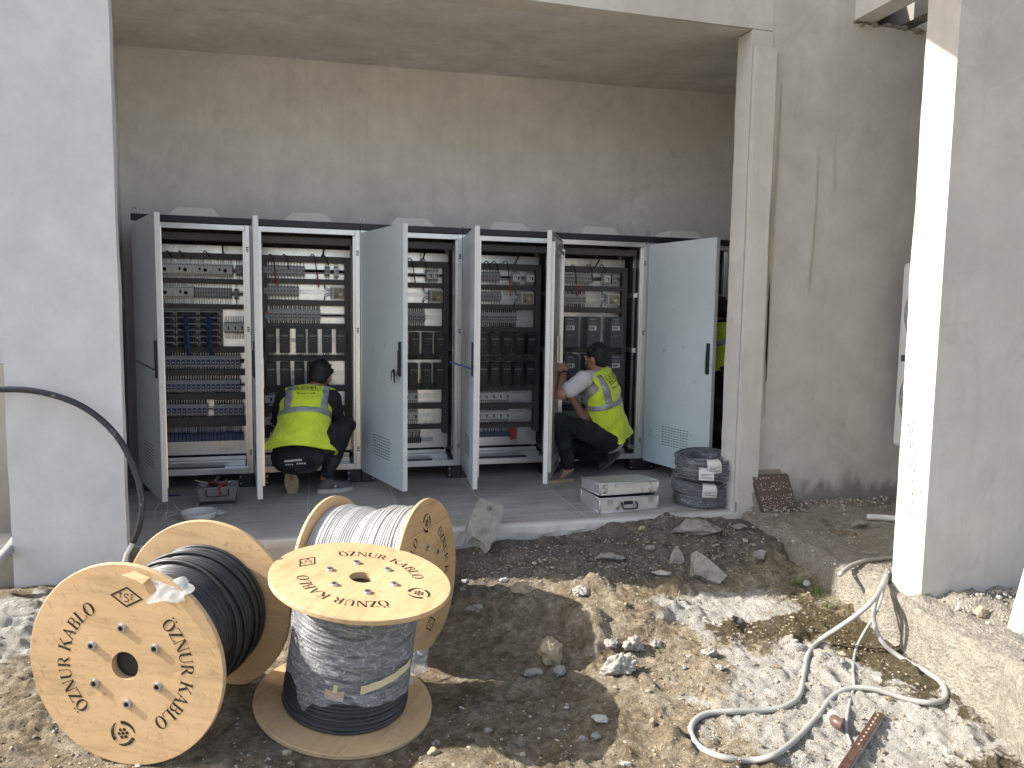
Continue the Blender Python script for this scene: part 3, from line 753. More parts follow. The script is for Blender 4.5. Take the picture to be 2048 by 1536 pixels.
def cabinet(k):
    t = empty('electrical_cabinet', (.8*k, 0, 0), CLAB[k], 'cabinet', 'row of electrical cabinets in the niche')
    x1 = .8
    # black shell: roof, sides, back
    m = MB()
    m.box(.002, x1-.002, .012, .60, 1.985, 2.012)
    m.box(.002, .020, .03, .60, .105, 1.984); m.box(x1-.020, x1-.002, .03, .60, .105, 1.984); m.box(.021, x1-.021, .585, .60, .105, 1.984)
    m.build('body', 'cab_side', t)
    MB().box(.001, x1-.001, -.006, .011, 1.966, 2.013).build('roof_band', 'black_paint', t, bevel=.002)
    m = MB(); w = .038
    m.box(.002, w, 0, .028, .105, 1.963); m.box(x1-w, x1-.002, 0, .028, .105, 1.963); m.box(w+.001, x1-w-.001, .0012, .028, 1.922, 1.962); m.box(w+.001, x1-w-.001, .0012, .028, .1055, .150)
    f = m.build('front_frame', 'galvanised', t, bevel=.002)
    for z in (.25, 1.18, 1.77):
        m = MB()
        for d in range(3): m.box(x1-.030, x1-.012, -.0012, -.0002, z+d*.014, z+d*.014+.008)
        m.build('slot', 'dark_hole', f)
    m = MB()
    for zz in (.4, .9, 1.5, 1.85): m.cyl((x1-.021, -.003, zz), (x1-.021, .0, zz), .003, 8)
    m.build('screw', 'steel', f)
    # inner posts with punched holes, roof rail tube, floor tray
    m = MB()
    for x in (.024, x1-.054):
        m.box(x, x+.030, .032, .060, .152, 1.95); m.box(x, x+.030, .50, .53, .152, 1.90)
    for z in (.17, 1.90): m.box(.024, .045, .062, .50, z, z+.03); m.box(x1-.045, x1-.024, .062, .50, z, z+.03)
    m.box(.024, .034, .062, .49, 1.02, 1.06); m.box(x1-.034, x1-.024, .062, .49, 1.02, 1.06); m.box(x1-.034, x1-.024, .062, .49, 1.50, 1.54)
    m.box(x1-.05, x1-.035, .16, .185, .152, 1.9)
    p = m.build('inner_post', 'galvanised', t)
    m = MB()
    for z in np.arange(.2, 1.85, .025): m.box(x1-.0352, x1-.0350-.0006, .04, .052, z, z+.012)
    for z in np.arange(.2, 1.85, .025): m.box(x1-.0506, x1-.0502, .167, .178, z, z+.012)
    m.build('punched_hole', 'dark_hole', p)
    MB().box(.06, x1-.06, .09, .15, 1.850, 1.905).build('lamp_rail', 'duct_grey', t, bevel=.004)
    m = MB(); m.box(.022, x1-.022, .03, .58, .120, .130); m.build('floor_tray', 'galvanised', t)
    m = MB(); m.box(.06, x1-.08, .20, .24, .132, .165); m.box(.06, x1-.08, .27, .29, .132, .19); m.build('cable_rail', 'galvanised', t)
    m = MB(); m.box(.12, x1-.22, .09, .14, .132, .146); m.build('cable_gland_plate', 'black_paint', t)
    # plate
    MB().box(.050, x1-.062, YP, YP+.004, .20, 1.835).build('mounting_plate', 'plate_metal', t)
    # plinth blocks
    for xa, xb in ((.002, .11), (x1-.11, x1-.002)):
        q = MB().box(xa, xb, .0, .10, .0, .104).build('foot', 'black_paint', t, bevel=.004)
        m = MB()
        for z in (.03, .08): m.cyl(((xa+.015 if xa > .3 else xb-.015), -.004, z), ((xa+.015 if xa > .3 else xb-.015), 0, z), .006, 10)
        m.build('bolt', 'steel', q)
    # fan hood
    m = MB(); c = .42 if k else .40
    def fr(s, z): return [(c-s, .30-s, z), (c+s, .30-s, z), (c+s, .30+s, z), (c-s, .30+s, z)]
    q = fr(.178, 2.020)+fr(.178, 2.030)+fr(.128, 2.092)+fr(.118, 2.097)
    m.add(q, [(0, 3, 2, 1), (12, 13, 14, 15)]+[(4*i+j, 4*i+(j+1) % 4, 4*i+4+(j+1) % 4, 4*i+4+j) for i in range(3) for j in range(4)])
    m.build('fan_hood', 'fan_white', t, bevel=.006)
    MB().box(c-.160, c+.160, .145, .455, 2.0125, 2.0195).build('fan_base', 'black_paint', t)
    for ex in (.02,)+((.78,) if k == 5 else ()):
        m = MB(); m.cyl((ex, .05, 2.013), (ex, .05, 2.026), .009, 10); m.tube([(ex+.017*math.cos(a), .05, 2.044+.017*math.sin(a)) for a in np.linspace(0, 2*math.pi, 18, endpoint=False)], .0048, 6, closed=True)
        m.build('lifting_eye', 'steel', t, smooth=True)
    # door
    a = R(-ANG[k]); d = bpy.data.objects.new('door', None)
    L = .785
    m = MB(); m.mat(0).box(.0, L, -.0035, 0, -.925, .925)
    m.mat(1).box(L-.0035, L+.0001, -.0005, .030, -.924, .924); m.box(0, .003, .0005, .026, -.924, .924); m.box(.0, L-.004, .0005, .026, .921, .9245); m.box(.0, L-.004, .0005, .026, -.9245, -.921)
    m.mat(2).box(.004, L-.006, .0242, .0262, -.906, .906)
    m.box(.05, .08, .0265, .048, -.85, .85); m.box(L-.09, L-.06, .0265, .048, -.85, .85); m.box(.081, L-.091, .0265, .046, .80, .83); m.box(.081, L-.091, .0265, .046, -.83, -.80)
    d = m.build('door', ['door_paint', 'door_edge', 'galvanised'], t, bevel=.0015)
    d.location = (.010, -.012, 1.018); d.rotation_euler = (0, 0, a)
    # vent slots
    m = MB()
    for i in range(9):
        for j in range(8):
            x = L*.30+i*.036; z = -.60-j*.021
            m.box(x, x+.024, -.0046, -.0037, z, z+.0055)
    m.build('vent_slot', 'dark_hole', d)
    # swing handle: plate, lever, lock
    hx = L-.045
    hh = MB().box(hx-.016, hx+.016, -.016, -.0037, -.12, .12).build('handle', 'black_paint', d, bevel=.003)
    if k in (0, 3):
        m = MB().box(-.010, .010, -.012, 0, -.005, .155); lv = m.build('lever', 'black_paint' if k == 0 else 'blue_plastic', hh, bevel=.003)
        lv.location = (hx, -.020, -.06); lv.rotation_euler = (R(72 if k == 3 else 60), 0, 0)
    else:
        MB().box(hx-.011, hx+.011, -.024, -.0165, -.11, .06).build('lever', 'drive_black', hh, bevel=.003)
    MB().cyl((hx, -.020, -.085), (hx, -.0165, -.085), .007, 12).build('lock', 'steel', hh)
    m = MB().box(L-.40, L-.30, .0485, .060, -.04, .16) if k == 4 else MB().box(L-.3, L-.1, .0485, .052, -.2, 0)
    m.build('document_pocket', 'tape_yellow' if k == 4 else 'galvanised', d)
    if k == 2:
        m = MB(); m.tube([(hx-.004+.014*math.cos(q), -.034, -.10+.014*math.sin(q)) for q in np.linspace(0, 6.28, 14, endpoint=False)], .0018, 5, closed=True)
        for j, (dx, l) in enumerate(((-.03, .05), (-.012, .06), (.006, .055), (-.045, .045))):
            m.box(hx-.008+dx, hx+.006+dx, -.042-j*.004, -.039-j*.004, -.108-l*.4, -.10+j*.004); m.box(hx-.004+dx, hx+.002+dx, -.042-j*.004, -.039-j*.004, -.108-l, -.108-l*.4)
        m.ell((hx-.035, -.040, -.085), (.020, 0, 0), (0, .010, 0), (0, 0, .016), 10, 6)
        m.build('key', 'drive_black', d)
    cab = {'x0': .8*k, 't': t}
    def rail(z):
        m = MB(); m.box(.075, x1-.085, -.010, -.001, -.017, .017); m.box(.075, x1-.085, -.0145, -.0105, -.017, -.010); m.box(.075, x1-.085, -.0145, -.0105, .010, .017)
        o = m.build('din_rail', 'galvanised', t); o.location = (0, YP, z); return o
    cab['rail'] = rail
    CABS.append(cab); return cab
def duct(cab, z, h, xa=.055, xb=.735, teeth=False):
    m = MB().box(xa, xb, YP-.062, YP-.001, z-h/2, z+h/2)
    m.box(xa, xb, YP-.066, YP-.0625, z-h/2-.0015, z+h/2+.0015)
    m.build('cable_duct', 'duct_grey', cab['t'], bevel=.002)
def vduct(cab, x, w, za, zb):
    m = MB().box(x, x+w, YP-.068, YP-.001, za, zb); m.box(x-.001, x+w+.001, YP-.073, YP-.0685, za, zb)
    o = m.build('cable_duct', 'duct_grey', cab['t'], bevel=.002)
    m = MB()
    for z in np.arange(za+.02, zb-.02, .0125):
        m.box(x-.0016, x-.0004, YP-.062, YP-.02, z, z+.006); m.box(x+w+.0004, x+w+.0016, YP-.062, YP-.02, z, z+.006)
    m.build('slot', 'dark_hole', o)
def conduit(cab, px, y0, dx, y1, loops=()):
    z0, z1 = zpx(px, y0), zpx(px, y1); x = xpx(px, y0)-cab['x0']
    m = MB(); P = spline([(x+dx, .13, z0+.03), (x+dx+.004, YP-.14, z0-.01), (x+dx*.55, YP-.13, (z0+z1)/2+.01), (x+.004, YP-.10, z1+.03), (x, YP-.05, z1)], 6)
    m.tube(P, .0065, 8)
    for i in (8, 15): m.ell(P[i], (.009, 0, 0), (0, .012, 0), (0, 0, .007), 8, 6)
    m.build('cable', 'wire_black', cab['t'], smooth=True)
def loosewires(cab, ptop, items):
    for px, y1, red in items:
        x = xpx(px, ptop)-cab['x0']; z0 = zpx(px, ptop); z1 = zpx(px, y1)
        m = MB(); m.mat(0); P = spline([(x-.03, YP-.05, z0+.005), (x-.015, YP-.075, z0+.022), (x+.006, YP-.085, z0-.005), (x+.020, YP-.088, (z0+z1)/2), (x+.034, YP-.088, z1)], 5)
        m.tube(P[:-4], .0042, 6)
        if red: m.mat(1).tube(P[-6:], .006, 6)
        m.build('loose_wire', ['wire_black', 'sticker_red'], cab['t'], smooth=True)
# rows of the first cabinet
c = cabinet(0)
for px, py, h in ((410, 512, .042), (410, 562, .036), (410, 613, .036), (410, 699, .045), (410, 744.5, .046), (410, 792.5, .050), (410, 843, .076)):
    duct(c, zpx(px, py), h)
place(c, 'mpcb', 'rotary_breaker', m_mpcb, 306, 466, 539, 4, fit=.155)
place(c, 'mcb', 'circuit_breaker', m_breaker, 471, 486, 541, 3, fit=.0175)
place(c, 'mpcb', 'rotary_breaker', m_mpcb, 306, 389, 584, 2, fit=.155)
place(c, 'mcb', 'circuit_breaker', m_breaker, 390, 463, 586, 14, fit=.0175)
place(c, 'mcb', 'circuit_breaker', m_breaker, 468, 476, 588, 1, fit=.0175)
for a_ in (310, 356, 401):
    x = xpx(a_, 658)-c['x0']; inst('control_rack', proto('rack', m_rack), c['t'], x, YP-.001, zpx(a_+20, 658))
place(c, 'contactor', 'contactor', m_contactor, 448, 489, 655, 3, fit=.066)
for pyc, n, a_, b_ in ((722.5, 17, 312, 481), (771, 17, 313, 481), (819, 10, 314, 415), (819, 6, 428, 487)):
    first = a_ < 320
    w = (b_-a_)/n
    if first: place(c, 'first', 'supply_module', m_first, a_, a_+w, pyc, 1, fit=.040)
    place(c, 'rb', 'relay', lambda: m_relay('dev_blue'), a_+(w if first else 0), b_, pyc, n-first, fit=.040)
m = MB(); zt = zpx(410, 872)
m.mat(0).box(.075, .70, YP-.03, YP-.002, zt-.045, zt-.02); m.box(.075, .70, YP-.055, YP-.031, zt-.04, zt+.025)
for i in range(44):
    x = .082+i*.0140; m.mat(0 if i % 2 else 2); m.box(x, x+.0115, YP-.066, YP-.0555, zt-.037, zt+.022)
    for q in range(2):
        m.mat(2 if random.random() < .7 else 1); xx = x+.003+q*.006; m.tube([(xx, YP-.06, zt+.02-q*.03), (xx+random.uniform(-.004, .004), YP-.075-q*.01, zt+.05), (xx, YP-.05, zt+.085)], .0022, 4)
m.build('terminal_strip', ['dev_dark', 'wire_black', 'wire_blue'], c['t'])
conduit(c, 445, 460, .02, 508)
loosewires(c, 508, [(340, 520, 0), (365, 518, 0), (415, 520, 0)])
# cabinets two to four share one layout
def std(k, px, off, nrel, drives, nct, mcb=True, extra=0):
    c = cabinet(k)
    # vertical offset of this column in the photograph
    X = px
    for py, h in ((518.5+off[0], .046), (563+off[1], .038), (605.5+off[2], .042), (652+off[3], .040), (716+off[4], .044), (777+off[5], .046), (818+off[6], .044), (858+off[7], .036)):
        duct(c, zpx(X, py), h, .10, .690)
    vduct(c, .052, .046, .33, zpx(X, 518.5+off[0])+.023); vduct(c, .692, .046, .33, zpx(X, 518.5+off[0])+.023)
    return c
c = std(1, 610, (0,)*8, 12, 6, 5)
place(c, 'mcb', 'circuit_breaker', m_breaker, 527, 610, 541, 13, fit=.0175); place(c, 'mcb', 'circuit_breaker', m_breaker, 649, 660, 543, 2, fit=.0175); place(c, 'contactor', 'contactor', m_contactor, 668, 677, 544, 1, fit=.066)
place(c, 'mcb', 'circuit_breaker', m_breaker, 528, 598, 582, 11, fit=.0175)
inst('power_supply', proto('psu', m_psu), c['t'], xpx(661, 586)-c['x0'], YP-.001, zpx(675, 586))
place(c, 'first', 'supply_module', m_first, 529, 538.5, 630, 1, fit=.040); place(c, 'rg', 'relay', lambda: m_relay('dev_dark'), 538.5, 641, 630, 11, fit=.040)
for row, xs_ in ((681, (532, 560, 592, 616, 644, 672)), (747, (533, 561, 589, 614, 638))):
    rl = c['rail'](zpx(610, row))
    for q in xs_:
        o = inst('motor_drive', proto('drv', m_drive), rl, xpx(q, row)-c['x0'], -.016, 0)
for row in (797, 840): place(c, 'contactor', 'contactor', m_contactor, 530, 600, row, 4, fit=.066)
conduit(c, 645, 468, .035, 515); loosewires(c, 515, [(545, 572, 1), (572, 556, 0), (628, 575, 1), (650, 540, 0)])
c = std(2, 860, (10.5, 8, 6, 5, -2.5, -3.5, -6.5, -5), 12, 6, 5)
place(c, 'mcb', 'circuit_breaker', m_breaker, 741, 812, 548, 12, fit=.0175); place(c, 'contactor', 'contactor', m_contactor, 852, 877, 551, 2, fit=.066)
place(c, 'mcb', 'circuit_breaker', m_breaker, 745, 815, 588, 11, fit=.0175)
inst('power_supply', proto('psu', m_psu), c['t'], xpx(858, 592)-c['x0'], YP-.001, zpx(872, 592))
place(c, 'rg', 'relay', None, 746, 850, 634, 12, fit=.040)
for row, xs_ in ((687, (740, 766, 792, 818, 844, 869)), (748, (741, 767, 791, 815, 842, 867))):
    rl = c['rail'](zpx(860, row))
    for q in xs_: inst('motor_drive', proto('drv', m_drive), rl, xpx(q, row)-c['x0'], -.016, 0)
for row in (793, 832): place(c, 'contactor', 'contactor', m_contactor, 750, 836, row, 5, fit=.066)
m = MB(); zt = zpx(860, 880)
for i in range(24):
    x = .30+i*.009; m.mat(i % 2); m.box(x, x+.0078, YP-.05, YP-.018, zt-.022, zt+.018); m.mat(1).tube([(x+.004, YP-.04, zt+.015), (x+random.uniform(-.008, .008), YP-.06, zt+.045), (x+.004, YP-.03, zt+.085)], .0024, 4)
m.mat(2).box(.30, .62, YP-.014, YP-.003, zt-.018, zt+.016)
m.build('terminal_strip', ['dev_dark', 'wire_black', 'dev_light'], c['t'])
conduit(c, 845, 482, .03, 522); loosewires(c, 522, [(822, 572, 1), (848, 560, 0)])
c = std(3, 1010, (15, 12, 9, 7, 1, -1, -6, -8), 12, 5, 5)
place(c, 'mcb', 'circuit_breaker', m_breaker, 952, 1000, 553, 8, fit=.0175); place(c, 'contactor', 'contactor', m_contactor, 1024, 1040, 556, 1, fit=.066); place(c, 'contactor', 'contactor', m_contactor, 1052, 1067, 557, 1, fit=.066)
place(c, 'mcb', 'circuit_breaker', m_breaker, 948, 1002, 593, 10, fit=.0175)
inst('power_supply', proto('psu', m_psu), c['t'], xpx(1040, 596)-c['x0'], YP-.001, zpx(1052, 596))
place(c, 'rg', 'relay', None, 945, 1032, 635, 11, fit=.040)
for row, xs_ in ((687, (952, 976, 1000, 1025, 1049)), (746, (953, 976, 999, 1022, 1046))):
    rl = c['rail'](zpx(1010, row))
    for q in xs_: inst('motor_drive', proto('drv', m_drive), rl, xpx(q, row)-c['x0'], -.016, 0)
for row in (792, 830): place(c, 'contactor', 'contactor', m_contactor, 948, 1018, row, 5, fit=.066)
m = MB(); zt = zpx(1010, 868)
for i in range(26):
    x = .20+i*.011; m.mat(i % 2); m.box(x, x+.0095, YP-.05, YP-.018, zt-.022, zt+.018); m.mat(1).tube([(x+.004, YP-.04, zt+.015), (x+random.uniform(-.008, .008), YP-.06, zt+.04), (x+.004, YP-.03, zt+.075)], .0024, 4)
m.mat(2).box(.20, .60, YP-.014, YP-.003, zt-.018, zt+.016); m.mat(3).box(.488, .545, YP-.060, YP-.052, zt-.05, zt+.05)
m.build('terminal_strip', ['dev_dark', 'wire_blue', 'dev_light', 'sticker_red'], c['t'])
conduit(c, 1030, 500, .03, 528); loosewires(c, 528, [(1012, 592, 1), (975, 552, 0), (990, 560, 0)])
# fifth cabinet: large drives
c = cabinet(4)
for py, h in ((539, .046), (577, .040), (620, .044), (700, .044), (770, .046), (815, .044)): duct(c, zpx(1180, py), h, .10, .690)
vduct(c, .052, .046, .33, zpx(1180, 539)+.023); vduct(c, .692, .046, .33, zpx(1180, 539)+.023)
place(c, 'mcb', 'circuit_breaker', m_breaker, 1124, 1186, 557, 13, fit=.0175); place(c, 'contactor', 'contactor', m_contactor, 1206, 1219, 558, 1, fit=.066); place(c, 'mcb', 'circuit_breaker', m_breaker, 1224, 1233, 558, 2, fit=.0175)
place(c, 'rg', 'relay', None, 1124, 1170, 598, 6, fit=.040)
inst('power_supply', proto('psu', m_psu), c['t'], xpx(1213, 599)-c['x0'], YP-.001, zpx(1225, 599))
for row in (664, 738):
    for q in (1121, 1165, 1211): inst('motor_drive', proto('bigdrv', m_bigdrive), c['t'], xpx(q, row)-c['x0'], YP-.002, zpx(1180, row))
for row in (797,): place(c, 'contactor', 'contactor', m_contactor, 1122, 1180, row, 4, fit=.066)
conduit(c, 1190, 500, .045, 535); loosewires(c, 535, [(1146, 592, 1), (1178, 580, 0), (1205, 548, 0)])
c = cabinet(5)
for z in (1.65, 1.45, 1.25, .95, .65): duct(c, z, .045, .10, .69)
rl = c['rail'](1.10)
for q in range(5): inst('motor_drive', proto('drv', m_drive), rl, .12+q*.11, -.016, 0)
place(c, 'mcb', 'circuit_breaker', m_breaker, 1330, 1420, 560, 16, fit=.0175)

# ================================================================ STENCILLED LETTERS (serif capitals as polygons)
def arc(cx, cy, rx, ry, a0, a1, n=14): return [(cx+rx*math.cos(R(a0+(a1-a0)*i/n)), cy+ry*math.sin(R(a0+(a1-a0)*i/n))) for i in range(n+1)]
def ringpolys(cx, cy, rx, ry, ix, iy, a0, a1, n=18):
    o = arc(cx, cy, rx, ry, a0, a1, n); q = arc(cx, cy, ix, iy, a0, a1, n)
    return [[o[i], o[i+1], q[i+1], q[i]] for i in range(n)]
def rect(x0, y0, x1, y1): return [(x0, y0), (x1, y0), (x1, y1), (x0, y1)]
def serif(x0, x1, y, up): return rect(x0-.07, y if up else y-.045, x1+.07, y+.045 if up else y)
def glyph(ch):
    T = .17; t = .055
    if ch in 'OÖ':
        P = ringpolys(.42, .5, .42, .52, .23, .47, 0, 360, 36)
        if ch == 'Ö': P += [arc(.25, 1.16, .075, .075, 0, 330, 10), arc(.59, 1.16, .075, .075, 0, 330, 10)]
        return P, .84
    if ch == 'Z': return [rect(.02, .945, .70, 1), [(.50, .944), (.70, .944), (.22, .056), (.02, .056)], rect(.02, 0, .72, .055), rect(.02, .78, .06, .944), rect(.68, .056, .72, .22)], .74
    if ch == 'N': return [rect(.10, 0, .10+t, 1), [(.02, 1.0), (.26, 1.0), (.80, .0), (.62, .0)], rect(.74, .02, .80, 1), serif(.10, .155, 0, True), serif(.74, .80, 1, False)], .90
    if ch == 'U': return [rect(.09, .30, .09+T, 1), rect(.70, .30, .70+t, 1), serif(.09, .26, 1, False), serif(.70, .755, 1, False)]+ringpolys(.4225, .30, .3325, .31, .1625, .25, 180, 270, 10)+ringpolys(.4225, .30, .3325, .31, .2775, .25, 270, 360, 10), .86
    if ch == 'R': return [rect(.09, 0, .09+T, 1), serif(.09, .26, 0, True), rect(.02, .955, .09, 1), rect(.26, .945, .42, 1), rect(.26, .46, .42, .515), [(.36, .46), (.52, .47), (.86, 0), (.66, 0)]]+ringpolys(.42, .73, .28, .27, .12, .215, -90, 90, 14), .84
    if ch == 'K': return [rect(.09, 0, .09+T, 1), serif(.09, .26, 0, True), serif(.09, .26, 1, False), [(.26, .38), (.26, .45), (.68, .96), (.76, .96)], [(.36, .56), (.48, .70), (.90, 0), (.68, 0)], rect(.60, .96, .84, 1), rect(.60, 0, .67, .04)], .92
    if ch == 'A': return [[(.10, 0), (.16, 0), (.44, .86), (.40, 1.0)], [(.36, 1.0), (.46, 1.0), (.82, 0), (.62, 0)], rect(.22, .30, .60, .35), serif(.10, .16, 0, True), serif(.64, .80, 0, True)], .90
    if ch == 'B': return [rect(.09, 0, .09+T, 1), rect(.02, .955, .09, 1), rect(.02, 0, .09, .045), rect(.26, .95, .42, 1), rect(.26, .50, .42, .55), rect(.26, 0, .42, .05)]+ringpolys(.42, .755, .24, .245, .09, .195, -90, 90, 12)+ringpolys(.42, .275, .30, .275, .13, .225, -90, 90, 12), .76
    if ch == 'L': return [rect(.09, 0, .09+T, 1), serif(.09, .26, 1, False), rect(.02, 0, .09, .045), rect(.26, 0, .72, .055), [(.72, 0), (.76, .28), (.71, .28), (.66, .056)]], .78
    if ch == 'T': return [rect(.30, 0, .44, .9), rect(.04, .86, .70, 1)], .74
    if ch == 'E': return [rect(.08, 0, .22, 1), rect(.22, .87, .62, 1), rect(.22, .44, .55, .56), rect(.22, 0, .62, .13)], .68
    if ch == 'S': return ringpolys(.34, .74, .30, .27, .19, .15, 30, 270, 14)+ringpolys(.34, .26, .30, .27, .19, .15, -150, 90, 14), .68
    return [], .42
def decal(polys_fr, name, mat, parent, z0=.0006):
    m = MB()
    for i, (poly, fr) in enumerate(polys_fr):
        q = [fr(x, y)+(z0+(i % 23)*.00003,) for x, y in poly]
        m.add(q, [tuple(range(len(q)))])
    return m.build(name, mat, parent)
def ring_text(txt, r0, h, a0, a1):
    ws = [glyph(c)[1] for c in txt]; tot = sum(ws); out = []; pos = 0
    for c, w in zip(txt, ws):
        mid = (pos+w/2)/tot; a = R(a0+(a1-a0)*mid); pos += w
        ux, uy = math.sin(a), math.cos(a); rx, ry = math.cos(a), -math.sin(a)
        sx = (R(a1-a0)*(r0+h*.4))/tot*.97
        def fr(x, y, w=w, ux=ux, uy=uy, rx=rx, ry=ry, sx=sx): X = (x-w/2)*sx; Y = r0+y*h; return (ux*Y+rx*X, uy*Y+ry*X)
        out += [(p, fr) for p in glyph(c)[0]]
    return out
def standard_mark(cy, s):
    out = []; id_ = lambda x, y: (x, y)
    A, B = 1.0, .60
    o = [(A, 0), (0, B), (-A, 0), (0, -B)]; q = [(A*.80, 0), (0, B*.80), (-A*.80, 0), (0, -B*.80)]
    f = lambda x, y: (x*s, cy+y*s)
    out += [([o[i], o[(i+1) % 4], q[(i+1) % 4], q[i]], f) for i in range(4)]
    for ch, x, sc, yo in (('T', -.50, .34, -.13), ('S', -.16, .50, -.30), ('E', .22, .34, -.13)):
        out += [(p, (lambda a, b_, x=x, sc=sc, yo=yo: ((x+a*sc)*s, cy+(yo+b_*sc*(1.2 if ch == 'S' else 1))*s))) for p in glyph(ch)[0]]
    return out
def cable_mark(cy, s):
    f = lambda x, y: (x*s, cy+y*s); out = []
    for a in (10, 130, 250):
        for i in range(10):
            t0, t1 = i/10, (i+1)/10; w = lambda t: .08+.20*math.sin(min(1, t*1.25)*math.pi/2)
            a_, b_ = a+95*t0, a+95*t1
            P = lambda r, q: (r*math.cos(R(q)), r*math.sin(R(q)))
            out.append(([P(1, a_), P(1, b_), P(1-w(t1), b_), P(1-w(t0), a_)], f))
    for i in range(7):
        cx, cy2 = (0, 0) if i == 6 else (.33*math.cos(R(60*i+15)), .33*math.sin(R(60*i+15)))
        out.append((arc(cx, cy2, .135, .135, 0, 345, 14), f))
    return out

def wind(r_of, z0, z1, pitch, seed=0, n=110):
    """one packed layer of turns as a rippled surface"""
    rs = random.Random(seed); prof = []; z = z0; k = int(abs(z1-z0)/pitch); p = (z1-z0)/k
    ph = [rs.uniform(0, 6.28) for _ in range(k)]; am = [rs.uniform(.0, .0035) for _ in range(k)]
    rows = []
    for i in range(k):
        for j in range(6):
            a = -90+180*j/5.; rows.append((i, z+p*(j+.02)/5.05, .5*abs(p)*math.cos(R(a*.96))))
        z += p
    vs = []; fs = []
    for i, zz, dr in rows:
        for q in range(n):
            th = 2*math.pi*q/n; r = r_of((zz-z0)/(z1-z0))+dr+am[i]*math.sin(th*1.0+ph[i])
            vs.append((r*math.cos(th), r*math.sin(th), zz+am[i]*.6*math.sin(2*th+ph[i])))
    for i in range(len(rows)-1):
        for q in range(n): fs.append((i*n+q, i*n+(q+1) % n, (i+1)*n+(q+1) % n, (i+1)*n+q))
    return MB().add(vs, fs)
def basis(n, u):
    n = Vector(n).normalized(); u = Vector(u); u = (u-n*u.dot(n)).normalized(); r = u.cross(n)
    return Matrix(((r.x, u.x, n.x), (r.y, u.y, n.y), (r.z, u.z, n.z)))
def chips(m, RR, seed, n=14):
    rs = random.Random(seed)
    for _ in range(n):
        a = rs.uniform(0, 6.28); l = rs.uniform(.012, .05); w = rs.uniform(.0012, .004); r = RR-rs.uniform(.004, .05)
        d = rs.uniform(-.25, .25)+.9
        c = Vector((r*math.cos(a), r*math.sin(a), .0004)); t = Vector((math.cos(d+1.2), math.sin(d+1.2), 0)); s_ = Vector((-t.y, t.x, 0))
        if (c+t*l).length > RR-.003: t = -t
        if (c+t*l).length > RR-.003: continue
        m.add([c-s_*w*.2, c+t*l*.5-s_*w, c+t*l, c+t*l*.4+s_*w], [(0, 1, 2, 3)])
def reel(c, n, up, roll, RR, L, label, facemat, cablemat, r_of, pitch, tilt_text=True, seed=0, backmat='plywood', bolt0=-6):
    t = empty('cable_reel', c, label, 'cable reel', 'wooden cable reels on the dirt')
    B = basis(n, up); a = R(roll); B = B @ Matrix.Rotation(-a, 3, 'Z')
    t.rotation_euler = B.to_euler()
    T = .020
    def disc(z0, z1, mat, sd):
        m = MB(); N = 128; rs = random.Random(sd); nn = [1+.0012*math.sin(q*2*math.pi/N*3+sd)+rs.uniform(-.0011, .0005) for q in range(N)]
        prof = [(.050, z0, 0), (RR-.003, z0, 0), (RR, z0+.003, 1), (RR, (z0*2+z1)/3, 1), (RR, z1-.003, 1), (RR-.003, z1, 0), (.050, z1, 0)]
        vs = [((r*(nn[q] if r > .1 else 1))*math.cos(2*math.pi*q/N), (r*(nn[q] if r > .1 else 1))*math.sin(2*math.pi*q/N), z) for r, z, e in prof for q in range(N)]
        K = len(prof)
        for i in range(K):
            j = (i+1) % K; mi = 1 if 1 <= i <= 4 or i == K-1 else 0
            m.mat(mi)
            f0 = [(i*N+q, i*N+(q+1) % N, j*N+(q+1) % N, j*N+q) for q in range(N)]
            m.f += f0; m.m += [mi]*N
        m.v = vs
        return m
    f = disc(-T, 0, facemat, seed).build('flange', [facemat, 'ply_edge'], t)
    disc(-L, -L+T, backmat, seed+5).build('flange', [backmat, 'ply_edge'], t)
    for q_ in range(24):
        m = MB(); chips(m, RR, seed*31+q_, 1)
        if m.v: m.build('splinter', 'ply_edge', f)
    MB().lathe([(.052, -L+T+.001), (.12, -L+T+.001), (.12, -T-.001), (.052, -T-.001)], 48, closed=True).build('drum', 'ply_edge', t)
    MB().lathe([(.0505, -L+.03), (.0505, -.028), (.0001, -.028)], 32).build('shade_plug', 'drive_black', t)  # black lining and cap added as painted shade deep in the hole
    w = wind(r_of, -T-.002, -L+T+.002, pitch, seed).build('wound_cable', cablemat, t, smooth=True)
    for k in range(6):
        aa = R(bolt0+60*k); x, y = .136*math.sin(aa), .136*math.cos(aa)
        m = MB(); m.mat(0).lathe([(.0175, 0), (.0175, .002), (.0140, .0025), (.0140, .008), (.0090, .0083), (.0085, .002)], 20, (x, y, .0002)); m.mat(1).lathe([(.0082, .004), (.0001, .004)], 16, (x, y, 0))
        m.build('bolt', ['steel', 'dark_hole'], t, smooth=False)
    h = .046
    decal(ring_text('ÖZNUR KABLO', .208, h, 38, 148), 'lettering', 'ink', f); decal(ring_text('ÖZNUR KABLO', .208, h, 218, 328), 'lettering', 'ink', f)
    decal(standard_mark(.247, .062), 'stencil_mark', 'ink', f); decal(cable_mark(-.247, .046), 'stencil_mark', 'ink', f)
    return t, f, w
ax1 = Vector((math.cos(R(67.3)), math.sin(R(67.3)), .01))
r1, f1, w1 = reel((.62, -3.156, .112), -ax1, (0, 0, 1), 4, .362, .534, 'wooden reel of black cable lying on its side, nearest at lower left', 'plywood', 'cable_black',
     lambda s: .226+.028*(1/(1+math.exp(-(s-.58)*26)))-.010*(s > .95), .0105, seed=1)
a2 = R(148.5)
